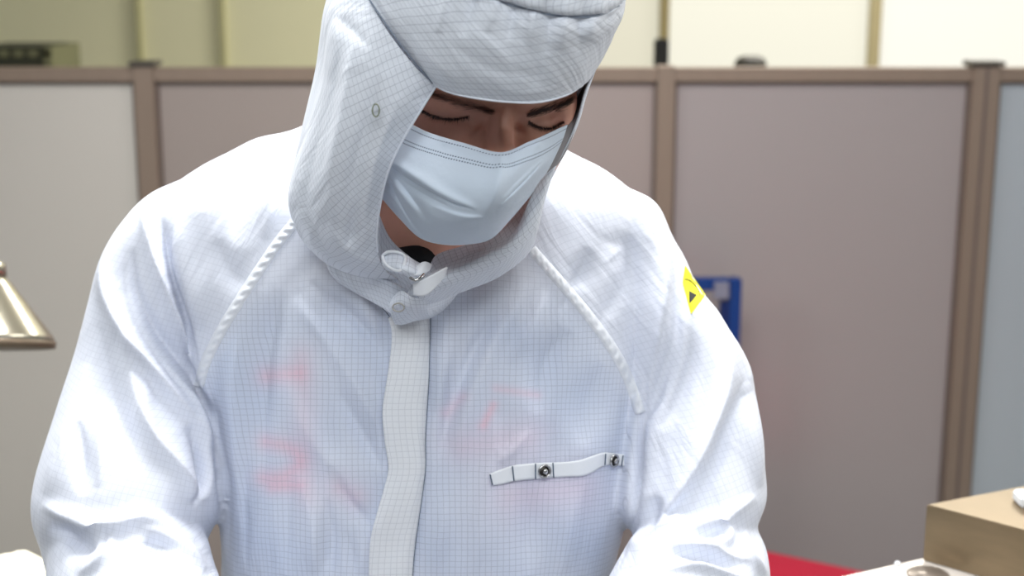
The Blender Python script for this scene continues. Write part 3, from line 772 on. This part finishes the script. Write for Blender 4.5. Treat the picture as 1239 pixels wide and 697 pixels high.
def hand(w, fwd, side, s):
    """palm and five bent fingers, camera-axes metres"""
    fwd = fwd / np.linalg.norm(fwd); side = side - fwd * (side @ fwd); side /= np.linalg.norm(side); dn = np.cross(fwd, side) * s
    if dn[1] > 0: dn = -dn
    ps = [ellipsoid(w + fwd * .045, (side, dn, fwd), (.042, .016, .055), 24, 14)]
    for k, (o_, L_) in enumerate(((-.030, .066), (-.010, .076), (.010, .072), (.029, .058))):
        b0 = w + fwd * .080 + side * o_
        C = np.array([b0, b0 + fwd * L_ * .42 + dn * .006, b0 + fwd * L_ * .70 + dn * .026, b0 + fwd * L_ * .82 + dn * .050])
        C = curve(C, 12); ps.append(tubem(C, np.linspace(.0088, .0068, 12), np.linspace(.0088, .0068, 12), 12))
    b0 = w + fwd * .02 + side * .030 * -s
    C = curve([b0, b0 - side * s * .026 + fwd * .026 + dn * .008, b0 - side * s * .028 + fwd * .052 + dn * .02, b0 - side * s * .016 + fwd * .072 + dn * .028], 12)
    ps.append(tubem(C, np.linspace(.012, .008, 12), np.linspace(.012, .008, 12), 12))
    return ps
hL = hand(cpt(400, 935, .965), np.array([.7, -.45, .35]), np.array([.4, .8, .3]), 1)
hR = hand(cpt(620, 935, .97), np.array([-.7, -.45, .35]), np.array([.4, -.8, -.3]), 1)
BW, BQ, BN = voxel_union([cran, face_e, jaw, neck, nose, nose2, earL, earR, temple, btorso, barmL, barmR] + hL + hR, .0024, 7)
BP = proj(BW)
FS = [
 ([(518, 112), (545, 121), (575, 130), (596, 134)], 7, 7, 2.6), ([(644, 137), (670, 130), (690, 122), (708, 110)], 7, 7, 2.6),      # brow ridges
 ([(520, 138), (545, 146), (572, 150)], 15, 15, -5.0), ([(640, 150), (662, 152), (685, 140)], 12, 12, -4.6),                         # eye sockets
 ([(580, 150), (588, 160)], 12, 12, -4.0), ([(628, 150), (622, 160)], 9, 9, -4.0),
 ([(522, 131), (540, 136), (558, 139)], 9, 7, 5.6), ([(646, 147), (660, 148), (676, 142)], 8, 6, 5.0),                             # eyeball under the lid
 ([(512, 126), (530, 130), (556, 136)], 2.5, 2.5, -.9), ([(642, 141), (660, 140), (680, 134)], 2.5, 2.5, -.9),                       # lid crease
 ([(510, 135), (527, 144), (548, 147), (568, 143)], 2.2, 3.0, -1.4), ([(641, 150), (652, 156), (668, 157), (680, 149)], 2.2, 3.0, -1.4),
 ([(604, 136), (605, 160), (606, 192)], 10, 9, 5.0),                                                                                # nose ridge
 ([(602, 118), (603, 134)], 9, 9, -1.2),
 ([(560, 168), (520, 160)], 12, 14, 2.0),
]
bf = (BN * ((np.array([0, CAMY, CAMZ]) - BW) / np.linalg.norm(np.array([0, CAMY, CAMZ]) - BW, axis=1)[:, None])).sum(1)
hh = stroke_disp(BP, FS) * np.clip(bf * 3, 0, 1) * (BP[:, 2] < 1.12)
cd = np.array([0, CAMY, CAMZ]) - BW; cd /= np.linalg.norm(cd, axis=1)[:, None]
BW = BW + cd * hh[:, None]
body = mesh('body', BW, BQ.tolist(), M_skin, person)
body['label'] = 'bowed face with lowered eyes, and neck'
bb = BVHTree.FromPolygons([tuple(v) for v in BW.tolist()], BQ.tolist())
def on_body(px, py, lift=0.0):
    t = Vector(pd((px, py, 1.0))) - ORG; t.normalize(); hit = bb.ray_cast(ORG, t)
    return None if hit[0] is None else np.array(hit[0] - t * lift)
def hairs(name, pts, n, spread, ln, dirf, r0, lift=.0006):
    P = curve(pts, 60); V = []; F = []
    for _ in range(n):
        t = rng.random(); p = P[int(t * 59)] + rng.normal(0, 1, 2) * np.array(spread) * (1 - .45 * abs(2 * t - 1))
        d = dirf(t) + rng.normal(0, .18, 2); d /= np.linalg.norm(d); L_ = ln * (.7 + .6 * rng.random())
        q = [on_body(*(p + d * L_ * f), lift + .0012 * math.sin(math.pi * f)) for f in (0, .5, 1)]
        if any(a is None for a in q): continue
        o = len(V)
        for k, a in enumerate(q):
            r = r0 * (1 - .42 * k)
            V += [a + np.array([r, 0, 0]), a + np.array([0, -r, r * .5]), a + np.array([-r, 0, -r * .3]) + np.array([0, 0, r])]
        for k in range(2):
            for j in range(3): F.append((o + 3 * k + j, o + 3 * k + (j + 1) % 3, o + 3 * k + 3 + (j + 1) % 3, o + 3 * k + 3 + j))
    o = mesh(name, V, F, M_hair, body, smooth=False); o['kind'] = 'stuff'; return o
hairs('eyebrow', [(516, 110), (530, 116), (545, 121), (565, 127), (585, 132), (600, 136)], 900, (1.5, 3.2), 9, lambda t: np.array([-1, -.42 + .2 * t]), .00018)
hairs('eyebrow', [(638, 140), (652, 136), (672, 130), (690, 123), (708, 112)], 560, (1.5, 2.6), 9, lambda t: np.array([1, -.5]), .00018)
hairs('eyelashes', [(508, 131), (526, 140), (546, 143), (568, 140)], 110, (1, .7), 6, lambda t: np.array([-.9 + 1.0 * t, .7]), .00016, .0010)
hairs('eyelashes', [(640, 146), (650, 152), (666, 154), (681, 146)], 100, (1, .7), 6, lambda t: np.array([-.2 + .9 * t, .8]), .00016, .0010)

hairs('lash_line', [(508, 132), (526, 141), (546, 144), (568, 141)], 260, (1, .35), 2.6, lambda t: np.array([-.9 + 1.0 * t, .7]), .00022, .0006)
hairs('lash_line', [(640, 147), (650, 153), (666, 155), (682, 147)], 240, (1, .35), 2.6, lambda t: np.array([-.2 + .9 * t, .8]), .00022, .0006)

# =================================================================== MASK
def maskmat():
    m = mat('mask_paper', (198, 211, 226), .7, sheen=.1, spec=.3)
    nt = m.node_tree; N = nt.nodes; L = nt.links; b = N['Principled BSDF']
    at = N.new('ShaderNodeAttribute'); at.attribute_name = 'fab'; sp = N.new('ShaderNodeSeparateXYZ'); L.new(at.outputs['Vector'], sp.inputs[0])
    acc = None
    for v0 in (.0045, .0148, .0178):
        s = N.new('ShaderNodeMath'); s.operation = 'SUBTRACT'; s.inputs[1].default_value = v0; L.new(sp.outputs[1], s.inputs[0])
        a_ = N.new('ShaderNodeMath'); a_.operation = 'ABSOLUTE'; L.new(s.outputs[0], a_.inputs[0])
        l = N.new('ShaderNodeMath'); l.operation = 'LESS_THAN'; l.inputs[1].default_value = .00055; L.new(a_.outputs[0], l.inputs[0])
        if acc is None: acc = l
        else:
            q = N.new('ShaderNodeMath'); q.operation = 'MAXIMUM'; L.new(acc.outputs[0], q.inputs[0]); L.new(l.outputs[0], q.inputs[1]); acc = q
    pp = N.new('ShaderNodeMath'); pp.operation = 'PINGPONG'; pp.inputs[1].default_value = .00125; L.new(sp.outputs[0], pp.inputs[0])
    g = N.new('ShaderNodeMath'); g.operation = 'GREATER_THAN'; g.inputs[1].default_value = .00055; L.new(pp.outputs[0], g.inputs[0])
    mu = N.new('ShaderNodeMath'); mu.operation = 'MULTIPLY'; L.new(acc.outputs[0], mu.inputs[0]); L.new(g.outputs[0], mu.inputs[1])
    ml = N.new('ShaderNodeMath'); ml.operation = 'MULTIPLY'; ml.inputs[1].default_value = .95; L.new(mu.outputs[0], ml.inputs[0])
    mx = N.new('ShaderNodeMix'); mx.data_type = 'RGBA'; mx.inputs[6].default_value = (*s2l((198, 211, 226)), 1); mx.inputs[7].default_value = (*s2l((60, 78, 104)), 1)
    L.new(ml.outputs[0], mx.inputs[0]); L.new(mx.outputs[2], b.inputs['Base Color'])
    n1 = N.new('ShaderNodeTexNoise'); n1.inputs['Scale'].default_value = 60; n1.inputs['Detail'].default_value = 4; L.new(at.outputs['Vector'], n1.inputs['Vector'])
    bp = N.new('ShaderNodeBump'); bp.inputs['Strength'].default_value = .25; bp.inputs['Distance'].default_value = .003; L.new(n1.outputs[0], bp.inputs['Height']); L.new(bp.outputs[0], b.inputs['Normal'])
    return m
MS = [
 ([(470, 192), (500, 212), (540, 238), (578, 252)], 7, 5, 4.0), ([(468, 200), (500, 226), (545, 250)], 5, 6, -3.5),
 ([(466, 218), (490, 240), (512, 268)], 6, 5, 4.2), ([(480, 215), (500, 240), (522, 270)], 5, 5, -3.0),
 ([(464, 205), (480, 235), (500, 270), (520, 290)], 3, 3, -3.5), ([(468, 196), (500, 219), (545, 243), (572, 252)], 2, 2.5, -3.2), ([(470, 212), (484, 238), (506, 262)], 2, 2, -3),
 ([(466, 226), (484, 250), (500, 276)], 3, 3, 3), ([(655, 196), (632, 221), (606, 246)], 2, 2, -2.5), ([(664, 200), (645, 226), (622, 246)], 2, 2, -2.4), ([(520, 248), (560, 262), (590, 262)], 3, 5, 1.8),
 ([(500, 250), (550, 268), (600, 262)], 9, 9, 1.8), ([(520, 272), (560, 276), (600, 268)], 6, 6, -1.2),
 ([(672, 185), (650, 205), (620, 235), (600, 258)], 6, 6, 3.2), ([(668, 200), (645, 222), (615, 248)], 5, 5, -3.0),
 ([(656, 190), (630, 215), (606, 238)], 6, 6, -2.0),
 ([(607, 186), (604, 215), (598, 240), (585, 262)], 8, 8, 3.5),
 ([(540, 172), (600, 190), (650, 175)], 5, 5, 1.4, 'hold'),
]
mask_ctrl = [
 [(470, 136, 1.085), (494, 148, 1.042), (520, 161, 1.018), (562, 174, .998), (606, 185, .985), (640, 172, .997), (664, 161, 1.018), (686, 151, 1.050)],
 [(464, 160, 1.080), (488, 175, 1.035), (518, 188, 1.006), (560, 200, .983), (603, 208, .968), (637, 197, .985), (660, 184, 1.012), (680, 169, 1.045)],
 [(462, 182, 1.078), (482, 198, 1.032), (515, 214, .998), (555, 227, .977), (598, 233, .965), (631, 222, .982), (653, 206, 1.010), (671, 189, 1.045)],
 [(461, 205, 1.080), (478, 222, 1.038), (510, 240, 1.003), (548, 252, .985), (588, 257, .975), (620, 247, .990), (643, 228, 1.018), (661, 208, 1.052)],
 [(461, 225, 1.085), (481, 245, 1.050), (510, 264, 1.020), (545, 275, 1.004), (577, 278, 1.0), (606, 267, 1.012), (630, 245, 1.038), (650, 222, 1.065)],
 [(461, 238, 1.095), (484, 264, 1.070), (508, 287, 1.050), (535, 295, 1.040), (566, 295, 1.037), (594, 288, 1.045), (618, 264, 1.062), (642, 236, 1.080)]]
mask = sheet('face_mask', mask_ctrl, 260, 190, maskmat(), person, .0012, MS, gain=1.7)
mask['label'] = 'light blue pleated face mask'
P = curve([(462, 200, 1.09), (456, 208, 1.10), (462, 222, 1.09), (470, 180, 1.12)], 20)
V, F = tubem(w2cs(pd(P)), np.full(20, .0012), np.full(20, .0012), 8); mesh('ear_loop', cs2w(V), F, M_white, mask)
V, F = tubem(w2cs(pd(curve([(680, 166, 1.075), (684, 168, 1.095), (694, 160, 1.11)], 16))), np.full(16, .0012), np.full(16, .0012), 8); mesh('ear_loop', cs2w(V), F, M_white, mask)

# =================================================================== HOOD
hood = empty('hood', tuple(pd((580, 60, 1.08)).tolist())); hood.parent = person; hood.matrix_parent_inverse = person.matrix_world.inverted()
hood['label'] = 'white gridded hood open at the face'
# side and back drape, from the left opening edge round the back to the right opening edge
D = [
 [(527, 105, .982), (507, 137, .990), (486, 172, 1.003), (470, 207, 1.018), (461, 243, 1.038), (456, 280, 1.062), (457, 305, 1.085), (466, 326, 1.11), (482, 338, 1.13)],
 [(500, 78, .972), (478, 125, .978), (458, 170, .992), (443, 212, 1.008), (434, 250, 1.030), (429, 285, 1.058), (430, 310, 1.085), (438, 328, 1.112), (452, 336, 1.135)],
 [(472, 42, .972), (452, 95, .975), (433, 150, .985), (417, 200, 1.002), (406, 245, 1.028), (402, 280, 1.058), (405, 305, 1.085), (414, 322, 1.110), (428, 332, 1.135)],
 [(448, 4, .985), (425, 60, .985), (408, 125, .998), (392, 185, 1.015), (380, 235, 1.040), (378, 272, 1.068), (384, 298, 1.095), (394, 314, 1.118), (408, 325, 1.14)],
 [(428, -30, 1.01), (404, 30, 1.01), (394, 100, 1.025), (376, 168, 1.045), (360, 222, 1.065), (358, 256, 1.085), (367, 284, 1.108), (379, 303, 1.128), (392, 316, 1.15)],
 [(416, -50, 1.05), (396, 15, 1.05), (390, 85, 1.065), (370, 162, 1.080), (353, 222, 1.095), (351, 250, 1.108), (360, 278, 1.125), (372, 296, 1.145), (386, 309, 1.165)],
 [(430, -65, 1.11), (402, 0, 1.12), (388, 80, 1.135), (374, 150, 1.145), (364, 212, 1.155), (362, 240, 1.165), (368, 262, 1.175), (380, 280, 1.185), (394, 292, 1.195)],
 [(500, -90, 1.18), (480, -20, 1.20), (470, 50, 1.215), (468, 110, 1.225), (466, 160, 1.235), (464, 190, 1.24), (466, 210, 1.245), (470, 225, 1.25), (478, 235, 1.25)],
 [(600, -95, 1.19), (600, -30, 1.22), (600, 40, 1.235), (598, 100, 1.245), (596, 150, 1.255), (594, 180, 1.26), (592, 200, 1.265), (590, 215, 1.27), (588, 225, 1.27)],
 [(690, -70, 1.14), (695, -10, 1.16), (694, 50, 1.17), (688, 105, 1.18), (676, 150, 1.195), (665, 185, 1.205), (656, 210, 1.21), (650, 228, 1.21), (645, 240, 1.21)],
 [(742, -30, 1.06), (738, 25, 1.07), (722, 70, 1.08), (708, 115, 1.095), (698, 150, 1.11), (686, 178, 1.12), (674, 202, 1.13), (664, 222, 1.14), (658, 240, 1.15)],
 [(752, 8, 1.02), (740, 48, 1.02), (724, 78, 1.02), (709, 108, 1.035), (700, 140, 1.055), (690, 166, 1.07), (678, 190, 1.08), (666, 206, 1.09), (655, 218, 1.10)]]
D = np.array(D, float).transpose(1, 0, 2)
HS = [
 ([(430, 40), (415, 120), (400, 200), (405, 280)], 11, 11, 3.5), ([(398, 110), (385, 180), (372, 240), (385, 300)], 9, 9, -3.5),
 ([(460, 90), (440, 160), (425, 230), (425, 300)], 10, 10, -3.0), ([(412, 60), (402, 140), (388, 210)], 6, 6, -2.5),
 ([(478, 130), (455, 190), (443, 250), (442, 310)], 9, 9, 2.4),
 ([(395, 270), (420, 305), (455, 320)], 9, 9, 3.0), ([(375, 255), (395, 300), (430, 322)], 6, 6, -2.5),
 ([(402, 20), (420, 30), (450, 60)], 7, 7, -2), ([(408, 0), (404, 60), (396, 100)], 7, 7, 2),
 ([(432, 240), (420, 300)], 5, 5, -2),
]
sp_ = sheet('side_drape', D, 230, 170, M_hood, hood, .0010, HS, rot=28, gain=2.2)
# brow band and crown
BB = [
 [(512, 97, .994), (542, 111, .970), (572, 118, .960), (612, 123, .955), (652, 123.5, .957), (685, 115, .970), (705, 103, .992), (715, 92, 1.02), (712, 80, 1.06)],
 [(494, 76, .988), (530, 86, .955), (566, 92, .942), (612, 95, .934), (660, 93, .938), (698, 86, .955), (719, 78, .982), (729, 70, 1.02), (722, 60, 1.07)],
 [(472, 50, .986), (515, 56, .948), (560, 60, .930), (612, 62, .922), (668, 62, .925), (710, 58, .945), (733, 50, .978), (741, 44, 1.02), (734, 36, 1.08)],
 [(450, 22, .990), (500, 22, .945), (552, 24, .925), (610, 30, .914), (676, 38, .916), (722, 38, .938), (746, 26, .975), (753, 18, 1.02), (744, 10, 1.08)],
 [(432, -6, 1.0), (490, -12, .948), (550, -14, .922), (612, 4, .912), (672, 19, .914), (724, 19, .936), (749, 7, .972), (757, -4, 1.02), (748, -14, 1.08)]]
GS = []
for k, (x0, y0, x1, y1) in enumerate([(575, 2, 560, 45), (600, 5, 590, 40), (622, 14, 615, 50), (645, 20, 640, 60), (665, 24, 660, 66), (683, 26, 680, 60), (700, 27, 700, 62), (718, 25, 716, 52), (735, 20, 732, 44), (540, 0, 530, 40)]):
    GS.append(([(x0, y0), ((x0 + x1) / 2, (y0 + y1) / 2), (x1, y1)], 5.5, 5.5, 2.6 if k % 2 else -2.6, 'start'))
GS += [([(540, 50), (600, 85), (670, 90)], 10, 10, -1.5), ([(500, 40), (520, 70), (560, 100)], 9, 9, 1.8), ([(560, 30), (600, 60), (625, 90)], 8, 8, 1.4),
       ([(640, 60), (650, 85), (640, 110)], 8, 8, -1.4), ([(590, 105), (640, 112), (690, 100)], 5, 5, 1.0)]
sheet('brow_band', BB, 190, 90, M_hood, hood, .0010, GS, rot=-6)
CT = [
 [(444, -5, .986), (490, -12, .950), (550, -14, .925), (612, 3.5, .915), (672, 18.5, .917), (724, 18.5, .939), (749, 6.5, .975), (757, -5, 1.02), (748, -14, 1.08)],
 [(444, -16, .980), (490, -24, .941), (550, -26, .914), (612, -10, .903), (672, 4, .905), (726, 4, .928), (752, -8, .968), (758, -20, 1.02), (748, -26, 1.08)],
 [(450, -60, .99), (500, -80, .945), (555, -90, .915), (612, -90, .90), (672, -80, .905), (722, -66, .93), (748, -56, .975), (752, -52, 1.02), (742, -52, 1.08)],
 [(470, -110, 1.03), (515, -150, .99), (562, -165, .96), (612, -170, .95), (665, -160, .955), (705, -140, .98), (728, -110, 1.01), (735, -85, 1.04), (728, -70, 1.09)],
 [(485, -105, 1.08), (525, -150, 1.06), (568, -170, 1.04), (612, -175, 1.04), (655, -165, 1.045), (692, -140, 1.06), (712, -110, 1.08), (722, -85, 1.09), (720, -68, 1.11)],
 [(430, -45, 1.10), (500, -90, 1.15), (560, -100, 1.18), (600, -100, 1.19), (640, -95, 1.18), (680, -78, 1.15), (705, -65, 1.14), (722, -55, 1.13), (732, -48, 1.12)]]
GC = [([(x, y), (x + 2, y - 20)], 4, 4, a_, 'start') for x, y, a_ in ((620, 4, -2), (640, 12, 1.8), (662, 15, -2), (684, 17, 1.8), (705, 17, -2), (728, 13, 1.6))]
sheet('crown_cap', CT, 150, 80, M_hood, hood, .0010, GC, rot=-10)
def tube_on(name, P, r, m, parent, n=8, out=80):
    C = w2cs(pd(curve(P, out))); V, F = tubem(C, np.full(out, r), np.full(out, r), n); return mesh(name, cs2w(V), F, m, parent)
M_seam = mat('seam_thread', (120, 132, 150), .8, noise=(300, .2))
tube_on('crown_seam', [(550, -14, .9205), (580, -7, .914), (612, 4, .9105), (640, 12, .911), (672, 19, .9125), (700, 21, .922), (724, 19, .9345), (749, 7, .970)], .0005, M_seam, hood)
tube_on('side_seam', [(446, -2, .982), (464, 25, .972), (484, 53, .968), (505, 79, .970), (524, 101, .9795)], .0005, M_seam, hood)
# rolled edges of the face opening
tube_on('opening_hem', [(527, 105, .980), (507, 137, .988), (486, 172, 1.001), (470, 207, 1.016), (461, 243, 1.036), (456, 280, 1.060), (457, 305, 1.083)], .0008, M_hood, hood)
tube_on('brow_hem', [(522, 101, .983), (542, 111, .969), (572, 118, .959), (612, 123, .954), (652, 123.5, .956), (685, 115, .969), (705, 103, .991)], .0008, M_hood, hood)
# small metal ring on the side of the hood
th = np.linspace(0, 2 * math.pi, 40, endpoint=False)
C = pd(np.stack([454.8 + 4.2 * np.cos(th), 133.5 + 7.6 * np.sin(th), np.full(40, .972) + .0 * th], -1))
V = []; 
cen = C.mean(0)
for k in range(40):
    rdir = (C[k] - cen) / np.linalg.norm(C[k] - cen); nn = np.array(ORG) - C[k]; nn /= np.linalg.norm(nn)
    for t in np.linspace(0, 2 * math.pi, 8, endpoint=False): V.append(C[k] + rdir * .0006 * math.cos(t) + nn * .0006 * math.sin(t))
F = [((k * 8 + j), (k * 8 + (j + 1) % 8), ((k + 1) % 40 * 8 + (j + 1) % 8), ((k + 1) % 40 * 8 + j)) for k in range(40) for j in range(8)]
e = mesh('eyelet', V, F, mat('eyelet_metal', (130, 136, 120), .35, .7, noise=(99, .1)), hood); e['label'] = 'small oval metal ring'
# front collar of the hood crossing under the mask
K = [
 [(674, 180, 1.085), (657, 204, 1.084), (641, 242, 1.082), (622, 282, 1.085), (588, 301, 1.09), (552, 316, 1.098), (520, 332, 1.105), (498, 346, 1.11)],
 [(676, 192, 1.088), (662, 222, 1.084), (646, 264, 1.08), (618, 297, 1.075), (582, 314, 1.08), (546, 331, 1.088), (514, 346, 1.097), (492, 358, 1.105)],
 [(668, 206, 1.12), (658, 244, 1.10), (646, 282, 1.09), (612, 314, 1.085), (574, 332, 1.09), (540, 347, 1.098), (508, 362, 1.108), (486, 370, 1.115)],
 [(666, 214, 1.13), (654, 258, 1.125), (641, 303, 1.125), (604, 334, 1.12), (566, 350, 1.125), (534, 362, 1.13), (504, 376, 1.135), (480, 381, 1.14)]]
KS = [([(655, 240), (610, 300), (550, 335)], 6, 6, 1.5), ([(640, 280), (590, 318), (530, 350)], 6, 6, -1.5)]
sheet('hood_front_flap', K, 120, 50, M_hood, hood, .0012, KS, rot=18)
# inner side of the hood seen behind the chin
K2 = [[(452, 240, 1.10), (470, 285, 1.125), (495, 310, 1.14), (515, 322, 1.145)], [(450, 280, 1.12), (462, 310, 1.13), (485, 328, 1.14), (505, 340, 1.145)], [(452, 320, 1.13), (466, 335, 1.14), (490, 350, 1.145), (505, 360, 1.15)]]
sheet('hood_lining', K2, 40, 30, M_hood, hood, .001)
K3 = [[(640, 240, 1.14), (600, 285, 1.13), (560, 298, 1.135), (530, 308, 1.14), (520, 322, 1.14)], [(650, 260, 1.12), (605, 305, 1.105), (565, 318, 1.11), (530, 332, 1.12), (510, 345, 1.125)]]
sheet('hood_lining', K3, 40, 20, M_hood, hood, .001)
K5 = [[(395, 318, 1.165), (425, 328, 1.155), (452, 334, 1.140), (475, 342, 1.125), (492, 350, 1.118)], [(400, 330, 1.168), (428, 342, 1.158), (455, 350, 1.145), (474, 360, 1.132), (488, 368, 1.125)],
      [(410, 342, 1.172), (434, 356, 1.163), (456, 368, 1.155), (472, 378, 1.147), (484, 385, 1.142)]]
sheet('stand_collar', K5, 60, 30, M_hood, coverall, .0012)
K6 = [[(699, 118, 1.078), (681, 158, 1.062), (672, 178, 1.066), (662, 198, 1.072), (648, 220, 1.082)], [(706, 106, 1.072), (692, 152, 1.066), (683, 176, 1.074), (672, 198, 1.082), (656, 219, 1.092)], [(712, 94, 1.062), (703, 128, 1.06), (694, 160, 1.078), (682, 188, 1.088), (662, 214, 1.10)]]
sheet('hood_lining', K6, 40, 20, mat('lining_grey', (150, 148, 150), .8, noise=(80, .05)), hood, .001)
# black knit undershirt collar
V, F = tubec([(470, 312, 1.19, .010, .010), (490, 313, 1.160, .011, .010), (512, 310, 1.155, .011, .010), (530, 300, 1.18, .010, .010)], 20)
uc = mesh('undershirt_collar', cs2w(V), F, M_knit, person); uc['label'] = 'black undershirt collar at the throat'
# looped tab and snap tongue at the throat
tb1 = [[(462, 310, 1.095), (478, 306, 1.085), (492, 310, 1.080), (503, 318, 1.080), (514, 326, 1.085)],
       [(468, 326, 1.090), (484, 330, 1.075), (496, 334, 1.072), (506, 336, 1.074), (512, 334, 1.082)],
       [(462, 312, 1.112), (478, 318, 1.108), (490, 322, 1.104), (500, 326, 1.10), (510, 330, 1.095)]]
sheet('throat_tab', [tb1[0], [(463, 320, 1.084), (480, 322, 1.070), (493, 325, 1.067), (504, 328, 1.070), (516, 330, 1.080)], tb1[1]], 40, 24, M_hood, hood, .0016)
tube_on('throat_tab_hem', [(463, 309, 1.090), (470, 305, 1.085), (480, 305, 1.080), (489, 309, 1.076), (490, 317, 1.070), (484, 327, 1.068), (474, 325, 1.074), (465, 317, 1.082), (463, 309, 1.090)], .0012, M_white, hood)
sheet('white_tab', [[(508, 322, 1.068), (516, 318, 1.066), (523, 322, 1.070)], [(500, 343, 1.072), (518, 335, 1.064), (541, 323, 1.064)], [(501, 357, 1.078), (517, 356, 1.070), (538, 334, 1.070)]][1:] + [], 14, 10, M_white, hood, .0018)
sheet('white_tab', [[(505, 322, 1.076), (514, 317, 1.074), (522, 320, 1.080)], [(498, 333, 1.070), (508, 333, 1.069), (519, 328, 1.076)]], 14, 10, M_white, hood, .0018)
tube_on('tab_snap', [(496, 336, 1.066), (502, 339, 1.064), (508, 336.5, 1.065), (513, 332, 1.069)], .0012, M_steel, hood)
# stand collar of the coverall with a ring snap
K4 = [[(474, 362, 1.120), (486, 352, 1.105), (500, 360, 1.100), (525, 358, 1.125), (560, 346, 1.170)], [(472, 372, 1.125), (484, 368, 1.110), (502, 372, 1.108), (527, 370, 1.138), (560, 356, 1.19)],
      [(474, 382, 1.14), (486, 380, 1.128), (502, 382, 1.128), (524, 379, 1.155), (556, 368, 1.20)], [(478, 392, 1.155), (488, 392, 1.15), (502, 388, 1.15), (522, 384, 1.170), (550, 376, 1.21)]]
sheet('collar_overlap', K4, 60, 40, M_hood, coverall, .0012)
th = np.linspace(0, 2 * math.pi, 30)
tube_on('collar_snap', [(482 + 7 * math.cos(t), 372 + 5 * math.sin(t), 1.107 + .0 * t) for t in th], .0006, mat('pale_metal', (170, 168, 162), .4, .5, noise=(60, .1)), coverall)
thread([(470, 384), (474, 391), (484, 387), (500, 383), (519, 381)], lift=.006, wpx=.6)

# =================================================================== lower body (below the frame)
feet = []
for s in (-1, 1):
    hipx = -.09 + s * .09 - .0
    y0 = float(pd((500, 1100, 1.46))[1])
    ztop_ = float(pd((500, 1060, 1.45))[2])
    C = np.array([(hipx, y0, ztop_), (hipx + s * .01, y0 - .01, .72), (hipx + s * .015, y0 + .0, .42), (hipx + s * .015, y0 + .03, .08)])
    V, F = tubem(curve(C, 24), np.interp(np.linspace(0, 1, 24), [0, .4, 1], [.105, .085, .065]), np.interp(np.linspace(0, 1, 24), [0, .4, 1], [.115, .09, .065]), 28)
    n0 = len(V)
    o = mesh('trouser_leg', V, F, M_suit, person, attrs={'fab': V - V.mean(0), 'tint': np.tile(np.array([*white, 1.0]), (n0, 1))})
    q, F2 = ellipsoid(np.array([hipx + s * .02, y0 - .03, .045]), (np.array([1., 0, 0]), np.array([0, 0, 1.]), np.array([0, 1., 0])), (.05, .06, .135), 28, 16)
    q[:, 2] = np.maximum(q[:, 2], 0.0)
    mesh('boot', q, F2, M_boot, person)
